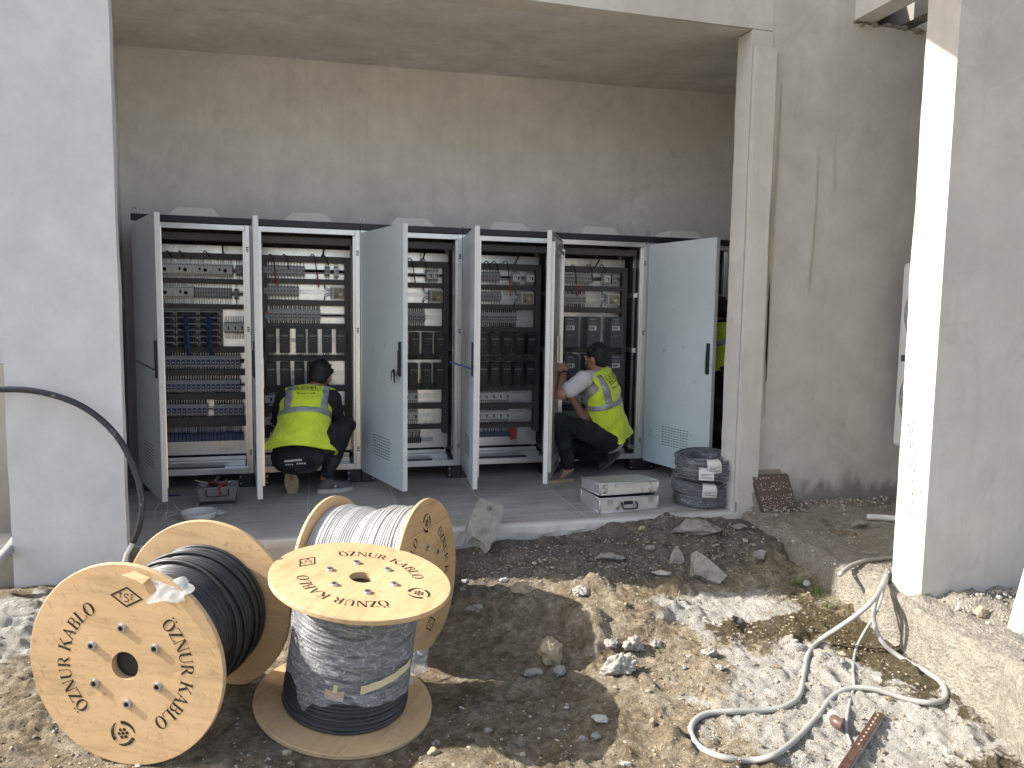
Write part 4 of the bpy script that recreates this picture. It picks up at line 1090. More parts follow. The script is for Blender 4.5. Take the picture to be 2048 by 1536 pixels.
r2, f2, w2 = reel((1.783, -2.383, .077), (-math.cos(a2), -math.sin(a2), .06), (0, 0, 1), 182, .362, .532, 'reel of whitish cable on its side, behind the upright reel', 'plank_wood', 'cable_white',
     lambda s: .304+.008*math.sin(s*9)+.004*math.sin(s*31), .0105, seed=12)
ax3 = Vector((math.cos(R(-35.1))*math.cos(R(81)), math.sin(R(-35.1))*math.cos(R(81)), math.sin(R(81))))
c3 = Vector((1.367, -2.873, -.244))
r3, f3, w3 = reel(c3+ax3*.528, ax3, CF, -76, .359, .548, 'upright reel of film-wrapped black cable standing on its flange', 'plywood', 'cable_black',
     lambda s: .232+.012*s, .0165, seed=23)
# loose turns on the first and second reel
def turns(t, L, items, mat, name='loose_turn'):
    for z, r, rc, tx, ty in items:
        m = MB(); m.tube([((r)*math.cos(q), r*math.sin(q), z+tx*math.cos(q)+ty*math.sin(q)) for q in np.linspace(0, 2*math.pi, 90, endpoint=False)], rc, 8, closed=True)
        m.build(name, mat, t, smooth=True)
turns(w1, .534, [(-.055, .240, .0062, .012, .006), (-.075, .240, .0062, -.02, .015), (-.30, .262, .0065, .02, -.015), (-.35, .264, .0065, .012, .02), (-.40, .268, .0065, -.018, .0), (-.44, .264, .0065, .01, .01), (-.47, .262, .0065, .0, .012), (-.495, .262, .0065, .004, 0)], 'cable_black')
turns(w2, .532, [(-.08, .316, .0055, .010, .01), (-.10, .318, .0055, .012, .004), (-.15, .318, .0055, -.012, .012), (-.19, .318, .0055, .012, -.008), (-.21, .318, .0055, .006, -.012), (-.045, .322, .0055, .004, 0), (-.035, .330, .0055, .002, .002)], 'cable_white')
# plastic film round the upright reel
m = MB(); N = 150; K = 44; vs = []
B3 = basis(ax3, CF) @ Matrix.Rotation(R(76), 3, 'Z')
camdir = B3.transposed() @ (CAMP-Vector(c3)); th0 = math.atan2(camdir.y, camdir.x)
for i in range(K+1):
    for q in range(N):
        th = 2*math.pi*q/N; dth = (th-th0+math.pi) % (2*math.pi)-math.pi
        hem = .345+.030*math.sin(dth*1.0+.5)+.09*math.exp(-((dth+.62)/.13)**2)+.03*math.exp(-((dth+.35)/.2)**2)
        s = i/K; z = -.022-hem*s
        r = .2435+.010*s+.004
        vs.append([r*math.cos(th), r*math.sin(th), z])
vs = np.array(vs); nrm = vs.copy(); nrm[:, 2] = 0; nrm /= np.linalg.norm(nrm, axis=1)[:, None]
pw_ = np.stack([vs[:, 0]*7, vs[:, 1]*7, vs[:, 2]*26+vs[:, 0]*14], 1)
low = np.clip((-vs[:, 2]-.33)/.06, 0, 1)
vs = vs+nrm*(np.abs(fbm3(pw_, 3, 4))*.016+low*np.abs(fbm3(vs*14, 5, 3))*.03)[:, None]
m.add(vs, [(i*N+q, i*N+(q+1) % N, (i+1)*N+(q+1) % N, (i+1)*N+q) for i in range(K) for q in range(N)])
m.build('wrapping_film', 'film', r3, smooth=True)
def patch(t, r, d0, d1, z0, z1, slope, name, mat, n=14, wav=.0):
    m = MB(); vs = []
    for i in range(n+1):
        th = th0+d0+(d1-d0)*i/n; u = i/n
        for z in (z0, z1): rr = r+wav*math.sin(i*1.7); vs.append((rr*math.cos(th), rr*math.sin(th), z+slope*u))
    m.add(vs, [(2*i, 2*i+2, 2*i+3, 2*i+1) for i in range(n)]); o = m.build(name, mat, t)
    sdf = o.modifiers.new('s', 'SOLIDIFY'); sdf.thickness = .0012; return o
patch(r3, .268, .20, 1.05, -.345, -.312, .055, 'tape_strip', 'tape_yellow', wav=.0015)
patch(r3, .262, -.30, -.02, -.376, -.338, -.004, 'wooden_tag', 'tag_wood', 4)
patch(r3, .266, -.18, -.12, -.345, -.315, 0, 'tie_knot', 'tape_yellow', 2)
# film scraps on the reels
def crumple(name, cen, u, v, su, sv, amp, mat, parent, seed):
    u, v = Vector(u).normalized(), Vector(v).normalized(); nn = u.cross(v); N = 22; P = np.zeros(((N+1)**2, 3))
    for i in range(N+1):
        for j in range(N+1):
            a, b_ = i/N*2-1, j/N*2-1; rag = 1+.22*math.sin(a*5+seed)*math.cos(b_*4+seed*2)
            p = Vector(cen)+u*a*su*rag+v*b_*sv*rag; P[i*(N+1)+j] = p
    d = fbm3(P*22, seed, 4)*amp; P = P+np.array(nn)*np.abs(d)[:, None]
    m = MB().add(P, [(i*(N+1)+j, (i+1)*(N+1)+j, (i+1)*(N+1)+j+1, i*(N+1)+j+1) for i in range(N) for j in range(N)])
    return m.build(name, mat, parent, smooth=True)
simple('film_pale', (.62, .62, .60), .25, 0, .10, 40, alpha=.62)
simple('ragfilm', (.62, .65, .66), .3, 0, .05, alpha=.42)
def r1loc(px, py, z=0.0):
    # point on the face plane of the first reel in its local space
    d = ray(px, py); nn = -ax1; c = Vector((.62, -3.156, .112)); tt = (c-CAMP).dot(nn)/d.dot(nn); p = CAMP+d*tt
    return (basis(nn, (0, 0, 1)) @ Matrix.Rotation(-R(4), 3, 'Z')).transposed() @ (p-c)
q = r1loc(345, 1180)
crumple('film_label', (q.x, q.y, .004), (1, .1, -.18), (0, 1, -.5), .062, .038, .009, 'film_pale', r1, 3)
q = r1loc(275, 1158)
m = MB(); m.add([(q.x-.05, q.y+.012, .012), (q.x-.01, q.y+.028, .002), (q.x+.05, q.y+.014, .006), (q.x+.03, q.y-.008, .016), (q.x-.005, q.y+.004, .014)], [(0, 1, 2, 3, 4)])
o = m.build('torn_veneer', 'plywood', r1); sdf = o.modifiers.new('s', 'SOLIDIFY'); sdf.thickness = .0015
B_ = Vector((0, 0, 0))
p = gp(835, 1355)
o = crumple('film_scrap', (p.x, p.y, p.z+.07), (1, .2, .1), (.1, .5, .8), .045, .05, .03, 'ragfilm', None, 8)
tag(o, 'clear crumpled film scrap caught beside the upright reel', 'film scrap')

# ================================================================ ON THE TILED FLOOR
# aluminium tool case
cx0, cy0 = 3.118, -1.252
ang = math.atan2(.023, .432)
t = empty('tool_case', (cx0, cy0, 0), 'scuffed aluminium tool case with its lid slightly ajar', 'tool case', None, ang)
Wc, Dc = .440, .315
m = MB(); m.mat(0).box(.004, Wc-.004, .0, .004, .004, .098); m.mat(1).box(.004, Wc-.004, Dc-.004, Dc, .004, .098); m.box(0, .004, .0, Dc, .004, .098); m.box(Wc-.004, Wc, 0, Dc, .004, .098); m.box(.004, Wc-.004, .004, Dc-.004, .004, .008)
bs = m.build('case_base', ['case_front', 'alu'], t)
m = MB()
for x in (0, Wc):
    for y in (0, Dc): m.cyl((x, y, .002), (x, y, .099), .007, 10)
for z in (.003, .098):
    m.tube([(0, -.001, z), (Wc, -.001, z)], .005, 8); m.tube([(0, Dc+.001, z), (Wc, Dc+.001, z)], .005, 8); m.tube([(-.001, 0, z), (-.001, Dc, z)], .005, 8); m.tube([(Wc+.001, 0, z), (Wc+.001, Dc, z)], .005, 8)
m.build('edge_trim', 'alu', bs, smooth=True)
lid = bpy.data.objects.new('case_lid', None)
m = MB(); m.mat(0).box(.004, Wc-.004, -Dc, -Dc+.004, 0, .074); m.mat(1).box(0, .004, -Dc, 0, 0, .074); m.box(Wc-.004, Wc, -Dc, 0, 0, .074); m.box(.0045, Wc-.0045, -.004, 0, 0, .074); m.box(.0042, Wc-.0042, -Dc+.0042, -.0042, .071, .0752)
lid = m.build('case_lid', ['case_front', 'alu'], t); lid.location = (0, Dc+.001, .106); lid.rotation_euler = (R(-3.2), 0, 0)
m = MB()
for z in (.001, .075):
    m.tube([(0, -Dc-.001, z), (Wc, -Dc-.001, z)], .005, 8); m.tube([(-.001, 0, z), (-.001, -Dc, z)], .005, 8); m.tube([(Wc+.001, 0, z), (Wc+.001, -Dc, z)], .005, 8)
for x in (0, Wc): m.cyl((x, -Dc, 0), (x, -Dc, .075), .007, 10)
m.build('edge_trim', 'alu', lid, smooth=True)
MB().box(.015, Wc-.015, .015, Dc-.015, .085, .100).build('foam_insert', 'drive_black', t)
for x in (.055, Wc-.075):
    m = MB(); m.box(x, x+.034, -.007, -.0005, .052, .094); m.box(x+.008, x+.026, -.012, -.0072, .060, .088); m.cyl((x+.006, -.010, .058), (x+.028, -.010, .058), .004, 8); m.build('latch', 'steel', t, bevel=.001)
    m = MB(); m.box(x, x+.034, -Dc-.007, -Dc-.0005, .004, .030); m.build('latch', 'steel', lid, bevel=.001)
m = MB()
for x in (.155, .268): m.box(x-.009, x+.009, -.012, -.0005, .038, .076)
hd = m.build('handle_mount', 'steel', t, bevel=.002)
m = MB(); P = spline([(.158, -.012, .066), (.158, -.030, .050), (.162, -.036, .030), (.212, -.037, .026), (.262, -.036, .030), (.266, -.030, .050), (.266, -.012, .066)], 5); m.tube(P, .0055, 8); m.build('handle', 'drive_black', t, smooth=True)
MB().box(.178, .248, -.0035, -.0006, .048, .072).build('nameplate', 'drive_black', t)

# stack of film-wrapped cable coils
def thin_film():
    m, t, b = nodes_of('film_thin'); v = texco(t); n2 = noise(t, texco(t, scale=(1, 1, 3)), 13, 5, .7, 3.0)
    b.inputs['Base Color'].default_value = (.75, .78, .80, 1); b.inputs['Roughness'].default_value = .12; b.inputs['Specular IOR Level'].default_value = .9
    t.links.new(ramp(t, n2, [(.5, .08), (.60, .28), (.70, .75)]), b.inputs['Alpha']); bump(t, b, n2, 1., .015); MATS['film_thin'] = m
thin_film()
simple('cable_grey', (.075, .085, .10), .4, 0, .2, 20)
ctr = (3.950, -1.130)
CL = ['topmost film-wrapped grey coil of the stack, with a white label', 'second film-wrapped coil down in the stack by the pier', 'third coil down in the stack, its white label slipped low', 'bottom coil of the film-wrapped stack, resting on the tiles']
for k in range(4):
    z = .046+(3-k)*.088; off = [(.004, .0), (.014, -.012), (-.010, .006), (0, 0)][k]
    t = empty('cable_coil', (ctr[0]+off[0], ctr[1]+off[1], z), CL[k], 'cable coil', 'coils stacked by the right pier', rz=k*.7)
    t.rotation_euler = (R([4, -3, 2, 0][k]), R([-3, 5, -3, 0][k]), k*.7)
    m = MB(); rs = random.Random(k)
    for i in range(40):
        rr = .155+rs.uniform(-.045, .050); zz = rs.uniform(-.033, .034); r0 = .0058
        tx, ty = rs.uniform(-.010, .010), rs.uniform(-.010, .010)
        m.tube([(rr*math.cos(q)*(1+.02*math.cos(2*q+i)), rr*math.sin(q), zz+tx*math.cos(q)+ty*math.sin(q)) for q in np.linspace(0, 2*math.pi, 44, endpoint=False)], r0, 6, closed=True)
    m.build('cable_bundle', 'cable_grey', t, smooth=True)
    N, K = 110, 22; P = []
    for i in range(N):
        th = 2*math.pi*i/N
        for j in range(K):
            ph = 2*math.pi*j/K; a_ = .068; b_ = .048
            sx = abs(math.cos(ph))**.8*math.copysign(1, math.cos(ph)); sz = abs(math.sin(ph))**.7*math.copysign(1, math.sin(ph))
            rr = .155+a_*sx; P.append((rr*math.cos(th), rr*math.sin(th), b_*sz))
    P = np.array(P); cn = P.copy(); cn[:, 2] = 0; cn /= np.linalg.norm(cn, axis=1)[:, None]; cn = P-cn*.155; cn /= np.linalg.norm(cn, axis=1)[:, None]
    P = P+cn*(fbm3(P*16, k+3, 4)*.010)[:, None]
    m = MB().add(P, [(i*K+j, ((i+1) % N)*K+j, ((i+1) % N)*K+(j+1) % K, i*K+(j+1) % K) for i in range(N) for j in range(K)])
    m.build('wrapping_film', 'film_thin', t, smooth=True)
    if k != 3:
        m = MB(); vs = []; a0 = math.atan2(CAMP.y-ctr[1], CAMP.x-ctr[0])-k*.7+(.35, .05, .30)[k]; n = 8
        for i in range(n+1):
            th = a0-.22+.44*i/n
            for rr, zz in ((.185, .056), (.211, .050), (.229, .030), (.232, 0), (.229, -.030)): vs.append((rr*math.cos(th)*1.01, rr*math.sin(th)*1.01, zz))
        m.add(vs, [(i*5+j, (i+1)*5+j, (i+1)*5+j+1, i*5+j+1) for i in range(n) for j in range(4)])
        lb = m.build('paper_label', 'label_paper', t); sdf = lb.modifiers.new('s', 'SOLIDIFY'); sdf.thickness = .001
        m = MB()
        for i, (rr, zz) in enumerate(((.2345, .012), (.2355, .002), (.2345, -.012))):
            pts = [(rr*math.cos(a0+d)*1.012, rr*math.sin(a0+d)*1.012, zz) for d in np.linspace(-.16, .16 if i != 1 else .02, 6)]
            m.tube(pts, .0014, 4)
        m.build('print_line', 'ink', lb)

# clear bin with hand tools
t = empty('storage_bin', (.60, -.46, 0), 'clear plastic bin filled with red and black hand tools', 'storage bin', None, R(3))
m = MB()
def bowl(m, w0, d0, w1, d1, h, th=.003, n=1):
    a = [(-w0, -d0, 0), (w0, -d0, 0), (w0, d0, 0), (-w0, d0, 0)]; b_ = [(-w1, -d1, h), (w1, -d1, h), (w1, d1, h), (-w1, d1, h)]
    ai = [(x*.97, y*.97, th) for x, y, z in a]; bi = [(x*.97, y*.97, h) for x, y, z in b_]
    vs = a+b_+ai+bi; fs = [(0, 3, 2, 1), (8, 9, 10, 11)]
    for i in range(4):
        j = (i+1) % 4; fs += [(i, j, 4+j, 4+i), (8+i, 12+i, 12+j, 8+j), (4+i, 4+j, 12+j, 12+i)]
    return m.add(vs, fs)
bowl(m, .105, .075, .128, .093, .130); bb = m.build('bin_body', 'bin_plastic', t, bevel=.003)
m = MB(); m.tube([(-.131, -.096, .130), (.131, -.096, .130), (.131, .096, .130), (-.131, .096, .130)], .005, 8, closed=True); m.build('rim', 'bin_plastic', t, smooth=True)
m = MB(); m.tube(spline([(-.07, -.099, .118), (-.07, -.104, .085), (-.055, -.105, .074), (.055, -.105, .074), (.07, -.104, .085), (.07, -.099, .118)], 4), .004, 8); m.build('handle', 'drive_black', t, smooth=True)
def tool(kind, loc, rot, label, mat='tool_red'):
    t = empty(kind, loc, label, 'hand tool', 'hand tools in the bin'); t.rotation_euler = rot
    if kind == 'pliers':
        for s_ in (-1, 1):
            m = MB(); m.tube(spline([(0, 0, .0), (s_*.014, 0, -.03), (s_*.022, 0, -.07), (s_*.016, 0, -.11)], 4), [.006]+[.0085]*12, 8); m.build('grip', mat, t, smooth=True)
        m = MB(); m.prism([(-.012, -.004), (.012, -.004), (.012, .004), (-.012, .004)], -.002, .012); m.prism([(-.010, -.0035), (.010, -.0035), (.006, .0035), (-.006, .0035)], .0122, .048); m.build('jaw', 'steel', t, bevel=.002)
    else:
        m = MB(); m.lathe([(.001, -.10), (.012, -.097), (.0145, -.08), (.0125, -.05), (.0145, -.02), (.010, 0), (.004, .001)], 12); m.build('handle', mat, t, smooth=True)
        MB().cyl((0, 0, .0015), (0, 0, .09), .0032, 8).build('shank', 'steel', t)
tool('pliers', (.575, -.43, .150), (R(35), R(25), .4), 'red-handled pliers lying topmost in the clear bin')
tool('pliers', (.640, -.47, .140), (R(-20), R(70), 1.0), 'red-handled pliers resting against the right side of the bin')
tool('screwdriver', (.655, -.50, .145), (R(70), R(10), .3), 'screwdriver with a round red handle end facing out of the bin')
tool('screwdriver', (.555, -.48, .120), (R(60), R(-50), .2), 'black screwdriver on the left side of the bin', 'tool_black')
tool('pliers', (.600, -.50, .120), (R(80), R(-60), .9), 'black pliers low in the middle of the bin', 'tool_black')
tool('screwdriver', (.53, -.42, .135), (R(-50), R(-60), 1.2), 'thin black screwdriver across the back corner of the bin', 'tool_black')
m = MB(); m.box(-.115, .115, -.08, .08, .01, .09); o = m.build('tool_pouch', 'tool_black', None, bevel=.01); o.location = (.60, -.46, 0); o.rotation_euler = (0, 0, R(3)); tag(o, 'black folded tool pouch filling the bottom of the clear bin', 'pouch')
# bucket lid, small disc, thin white wires, blue scrap
p = at_z(398, 1030, .02)
t = empty('bucket_lid', (p.x, p.y, 0), 'shallow dirty white bucket lid on the tiles', 'bucket lid')
MB().lathe([(.001, .004), (.092, .004), (.100, .020), (.106, .045), (.109, .046), (.109, .040), (.104, .014), (.096, 0), (.001, 0)], 56).build('dish', 'bucket_white', t, smooth=True)
m = MB(); rs = random.Random(4)
for i in range(26): a_ = rs.uniform(0, 6.28); r_ = rs.uniform(.01, .085); m.ell((r_*math.cos(a_), r_*math.sin(a_), .006), (rs.uniform(.002, .008), 0, 0), (0, rs.uniform(.002, .006), 0), (0, 0, .003), 7, 4)
m.build('crumb', 'stone_grey', t)
p = at_z(438, 1029, 0); o = MB().lathe([(.001, .0), (.036, .0), (.038, .003), (.036, .006), (.001, .007)], 32).build('round_cap', 'bucket_white', smooth=False); o.location = (p.x, p.y, .012); o.rotation_euler = (R(8), R(6), 0); tag(o, 'small round white cap leaning beside the bucket lid', 'cap')
def wire(name, pts, r, mat, label, cat, k=8, n=6, group=None):
    m = MB().tube(spline(pts, k), r, n); o = m.build(name, mat, smooth=True); return tag(o, label, cat, group)
def wpt(px, py, z): q = at_z(px, py, z); return (q.x, q.y, z)
simple('wire_white', (.55, .55, .53), .5)
wire('thin_wire', [wpt(310, 1034, .01), wpt(312, 1015, .05), wpt(326, 1004, .09), wpt(336, 1012, .08), wpt(332, 1036, .02), wpt(350, 1044, .005)], .0018, 'wire_white', 'thin white wire looping up beside the leftmost door foot', 'wire')
wire('thin_wire', [wpt(347, 1003, .06), wpt(350, 1012, .04), wpt(362, 1022, .01), wpt(380, 1030, .005)], .0018, 'wire_white', 'short straight white wire leaning towards the bucket lid', 'wire')
wire('thin_wire', [wpt(322, 1050, .003), wpt(328, 1030, .03), wpt(345, 1024, .05), wpt(368, 1032, .02), wpt(362, 1046, .003), wpt(340, 1050, .003), wpt(330, 1038, .02), wpt(352, 1028, .03), wpt(375, 1036, .01)], .0018, 'wire_white', 'tangled white wire curled on the tiles left of the lid', 'wire')
wire('thin_wire', [wpt(395, 1005, .07), wpt(394, 1012, .05), wpt(390, 1020, .02)], .0018, 'wire_white', 'tiny upright white wire end just left of the bin', 'wire')
p = at_z(345, 992, 0); o = MB().prism([(-.05, -.01), (.05, -.02), (.055, .012), (-.04, .018)], .002, .006).build('plastic_scrap', 'blue_plastic'); o.location = p; tag(o, 'flat blue plastic scrap on the tiles behind the leftmost door', 'scrap')

# ================================================================ PEOPLE
V = Vector
def hand_caps(m, w, d, pn, side, curl=.5, s=1.0):
    """hand from wrist w along d; pn = palm normal; side = direction of the thumb"""
    w, d, pn = V(w), V(d).normalized(), V(pn); pn = (pn-d*pn.dot(d)).normalized(); sd = d.cross(pn).normalized()
    if sd.dot(V(side)) < 0: sd = -sd
    pc = w+d*.045*s
    m.ell(pc, d*.052*s, sd*.041*s, pn*.016*s, 14, 8)
    for off, L, r in ((.030, .070, .0082), (.010, .080, .0086), (-.011, .074, .0082), (-.031, .058, .0072)):
        b_ = w+d*.082*s+sd*off*s; c1 = curl*.9; d1 = (d*math.cos(c1)+pn*math.sin(c1)); d2 = (d*math.cos(c1*2.1)+pn*math.sin(c1*2.1))
        k1 = b_+d1*L*.5*s; k2 = k1+d2*L*.48*s
        m.capsule(b_-d*.012*s, r*s*1.05, k1, r*s, 10, 3); m.capsule(k1, r*s, k2, r*s*.82, 10, 3)
    tb = w+d*.022*s+sd*.030*s; td = (d*.72+sd*.55+pn*.42).normalized(); k = tb+td*.038*s
    m.capsule(tb, .012*s, k, .0098*s, 10, 3); m.capsule(k, .0098*s, k+(d*.85+pn*.45).normalized()*.030*s, .0082*s, 10, 3)
def head_caps(m, c, f, u):
    c, f, u = V(c), V(f).normalized(), V(u); u = (u-f*u.dot(f)).normalized(); r = f.cross(u)
    m.ell(c+u*.018-f*.008, f*.096, r*.075, u*.098, 20, 14)               # skull
    m.ell(c-u*.045+f*.026, f*.062, r*.055, u*.062, 16, 10)               # face and jaw
    m.ell(c-u*.082+f*.058, f*.026, r*.026, u*.020, 12, 8)                # chin
    m.capsule(c+f*.084+u*.012, .009, c+f*.104-u*.024, .014, 10, 3)       # nose
    m.ell(c+f*.088-u*.052, f*.012, r*.024, u*.006, 10, 6); m.ell(c+f*.086-u*.061, f*.012, r*.021, u*.007, 10, 6)
    m.capsule(c+f*.084+u*.032-r*.045, .010, c+f*.084+u*.032+r*.045, .010, 10, 3)
    for s in (-1, 1):
        e = c+r*s*.076-f*.002-u*.008; m.ell(e, f*.018+r*s*.008, r*.007, u*.031, 12, 8); m.ell(e+r*s*.006-f*.008, f*.008, r*.008, u*.026, 10, 6)
    return r, u
def hair_caps(m, c, f, u, back=.0):
    c, f, u = V(c), V(f).normalized(), V(u); u = (u-f*u.dot(f)).normalized(); r = f.cross(u)
    m.ell(c+u*.040-f*.018, f*.100, r*.083, u*.088, 20, 14)
    m.ell(c-f*.040+u*.0, f*.070, r*.077, u*.080, 18, 12)
    for i in range(60):
        a, b_ = random.uniform(0, 6.28), random.uniform(.05, 1.35)
        d = (f*math.cos(a)*math.sin(b_)*.9+r*math.sin(a)*math.sin(b_)+u*math.cos(b_)); p = c+u*.035-f*.014
        q = p+V(d)*.088; m.capsule(q, .012, q+V(d)*.010+V((random.uniform(-.01, .01),)*3), .006, 6, 2)
def eyes(c, f, u, parent):
    c, f, u = V(c), V(f).normalized(), V(u); u = (u-f*u.dot(f)).normalized(); r = f.cross(u)
    for s in (-1, 1):
        m = MB(); e = c+f*.074+r*s*.031+u*.010; m.mat(0).ell(e, f*.012, r*.013, u*.010, 12, 8); m.mat(1).ell(e+f*.0095, f*.003, r*.005, u*.005, 8, 6)
        m.build('eye', ['label_paper', 'dark_hole'], parent, smooth=True)
def shoe(ankle_heel, d, up, L, W, parent, sole, upper, name='shoe', extra=None):
    """heel ground point, forward direction, up direction of the foot"""
    h, d, up = V(ankle_heel), V(d).normalized(), V(up); up = (up-d*up.dot(d)).normalized(); r = d.cross(up)
    out = []
    for i in range(28):
        a = 2*math.pi*i/28; x = .5+.5*math.cos(a); y = math.sin(a)
        w = W*.5*(.78+.22*math.sin(min(1, x*1.15)*math.pi-.6) if x > .15 else .72)
        out.append((x*L, y*w+.006*math.sin(x*3)))
    fr = lambda x, y, z: h+d*x+r*y+up*z
    m = MB(); m.prism(out, 0, .022, fr); m.prism([(x*1.0, y*1.03) for x, y in out], .0225, .030, fr)
    s_ = m.build('shoe', sole, parent, bevel=.004)
    m = MB()
    m.ell(h+d*L*.70+up*.038, d*L*.28, r*W*.42, up*.036, 16, 8); m.ell(h+d*L*.28+up*.050, d*L*.25, r*W*.36, up*.050, 16, 8)
    m.capsule(h+d*L*.55+up*.045, W*.34, h+d*L*.30+up*.075, W*.35, 12, 3)
    blob('shoe_upper', m, upper, s_, .0055, 4, .002, 60, 2)
    if extra:
        m = MB(); m.cyl(h+d*L*.45+r*extra*W*.44+up*.05, h+d*L*.45+r*extra*W*.50+up*.05, .009, 10); m.build('shoe_badge', 'shoe_white', s_)
    return s_

def vest(parent, rings, n=56, hem=None, seed=0, wr=.010):
    """rings: centre, lateral axis, back axis, half width, half depth, limits (deg) left/right; v runs from hem to collar"""
    K = len(rings); R_ = []
    dense = 9
    def lerp(a, b, t): return a+(b-a)*t
    T = []
    for i in range(K-1):
        for j in range(dense): T.append(i+j/dense)
    T.append(K-1)
    def get(t):
        i = min(int(t), K-2); u = t-i; u2 = u*u*(3-2*u); A, B_ = rings[i], rings[i+1]
        return [V(A[0]).lerp(V(B_[0]), u), V(A[1]).lerp(V(B_[1]), u).normalized(), V(A[2]).lerp(V(B_[2]), u).normalized()]+[lerp(A[k], B_[k], u2) for k in (3, 4, 5, 6)]
    def S_(t, q, off=0.):       # q in [-1, 1] across
        c, e1, e2, a, b_, l, r = get(t); th = R(l+(r-l)*(q+1)/2)
        nn = (e1*math.sin(th)/a+e2*math.cos(th)/b_).normalized()
        p = c+e1*a*math.sin(th)+e2*b_*math.cos(th)
        fold = wr*float(fbm3(np.array([math.sin(th)*2.2+t*.35, math.cos(th)*1.1, t*.55]), seed, 3))*1.4
        fold += .0045*math.sin(t*5.1+math.sin(th*2.3+seed)*2.2)*math.cos(th*1.7+seed); low = max(0, 1.4-t)/1.4; fold += low*.020*math.sin(th*4.2+seed)*1.0
        return p+nn*(off+fold)
    def T_of(th_deg, t):        # q for an angle
        c, e1, e2, a, b_, l, r = get(t); return (th_deg-l)/(r-l)*2-1
    m = MB(); vs = [S_(t, -1+2*j/n) for t in T for j in range(n+1)]
    m.add(vs, [(i*(n+1)+j, i*(n+1)+j+1, (i+1)*(n+1)+j+1, (i+1)*(n+1)+j) for i in range(len(T)-1) for j in range(n)])
    v = m.build('vest', 'vest', parent, smooth=True); sdf = v.modifiers.new('s', 'SOLIDIFY'); sdf.thickness = .003; sdf.offset = -1
    # trim along hem and armholes
    m = MB(); m.tube([S_(0, -1+2*j/n, .001) for j in range(n+1)], .0042, 6); m.tube([S_(t, -1, .001) for t in T], .0040, 6); m.tube([S_(t, 1, .001) for t in T], .0040, 6)
    m.build('piping', 'vest_trim', v, smooth=True)
    def strip(name, pts_fn, mat, cnt, off=.0035, w=5):
        m = MB(); vs = [pts_fn(i/cnt, j/w, off) for i in range(cnt+1) for j in range(w+1)]
        m.add(vs, [(i*(w+1)+j, (i+1)*(w+1)+j, (i+1)*(w+1)+j+1, i*(w+1)+j+1) for i in range(cnt) for j in range(w)])
        o = m.build(name, mat, v, smooth=True); sd_ = o.modifiers.new('s', 'SOLIDIFY'); sd_.thickness = .0015; sd_.offset = 1; return o
    return v, S_, T_of, strip
SANS = {'L': [rect(0, 0, .14, 1), rect(.14, 0, .62, .14)], 'E': [rect(0, 0, .14, 1), rect(.14, .86, .62, 1), rect(.14, .43, .56, .57), rect(.14, 0, .62, .14)],
        'V': [[(0, 1), (.15, 1), (.42, 0), (.30, 0)], [(.57, 1), (.72, 1), (.42, 0), (.34, 0)]]}
def vest_print(v, S_, T_of, t0, tscale, thc, thscale):
    """LEVEL in a box with a script line under it; maps text units onto the vest surface"""
    m = MB(); k = 0
    def put(poly, sub=3):
        nonlocal k
        k += 1
        P = []
        for i in range(len(poly)):
            a, b_ = poly[i], poly[(i+1) % len(poly)]
            for j in range(sub): P.append((a[0]+(b_[0]-a[0])*j/sub, a[1]+(b_[1]-a[1])*j/sub))
        q = [S_(t0+y*tscale, T_of(thc+x*thscale, t0+y*tscale), .0045+(k % 11)*.00008) for x, y in P]
        m.add(q, [tuple(range(len(q)))])
    x = -1.95
    for ch, w in (('L', .78), ('E', .78), ('V', .86), ('E', .78), ('L', .70)):
        for p in SANS[ch]: put([(x+a, b_) for a, b_ in p])
        x += w
    for r_ in (rect(-2.25, -.35, -2.18, 1.35), rect(2.18, -.35, 2.25, 1.35)): put(r_)
    for i in range(8):
        a = -2.18+4.36*i/8; b_ = a+4.36/8; put(rect(a, 1.28, b_, 1.35), 1)
        if i < 4: put(rect(a, -.35, b_, -.28), 1)
    for i in range(9): put(rect(.10+i*.22, -.38, .24+i*.22, -.22), 1)
    o = m.build('lettering', 'ink', v)
    m = MB(); pts = []
    for i in range(120):
        u = i/119; x = -1.7+3.1*u; y = -.95+.13*math.sin(u*62)*(.6+.4*math.sin(u*19))+(.28*math.exp(-((u-.05)/.03)**2)-.25*math.exp(-((u-.45)/.02)**2)+.25*math.exp(-((u-.93)/.02)**2))
        pts.append(S_(t0+y*tscale, T_of(thc+x*thscale, t0+y*tscale), .0045))
    for a, b_ in ((0, 44), (48, 82), (86, 120)): m.tube(pts[a:b_], .0011, 4)
    m.build('script_line', 'ink', v)

# ---- first worker: squatting, black sleeves, back to the camera
def person(label): 
    o = None; return o
m = MB(); hc = V((1.292, -.115, .845)); hf = V((.25, .85, -.46)); hu = V((.20, .35, .85))
pel = V((1.135, -.40, .31)); nk = V((1.225, -.165, .745))
m.capsule(pel-V((.055, 0, 0)), .115, pel+V((.055, 0, 0)), .115); m.capsule(pel, .115, V((1.17, -.31, .52)), .115); m.capsule(V((1.17, -.31, .52)), .115, V((1.20, -.22, .66)), .12)
m.capsule(V((1.06, -.22, .69)), .055, V((1.35, -.22, .69)), .055); m.capsule(nk-V((.01, .03, .05)), .058, hc-hu.normalized()*.05-hf.normalized()*.02, .050)
r_, u_ = head_caps(m, hc, hf, hu)
LH, LK, LA = V((1.06, -.38, .27)), V((1.01, -.02, .30)), V((1.085, -.275, .135))
RH, RK, RA = V((1.21, -.38, .28)), V((1.475, -.33, .505)), V((1.318, -.255, .105))
for H_, K_, A_ in ((LH, LK, LA), (RH, RK, RA)): m.capsule(H_, .080, K_, .056); m.capsule(K_, .053, K_.lerp(A_, .35), .056); m.capsule(K_.lerp(A_, .35), .056, A_, .036)
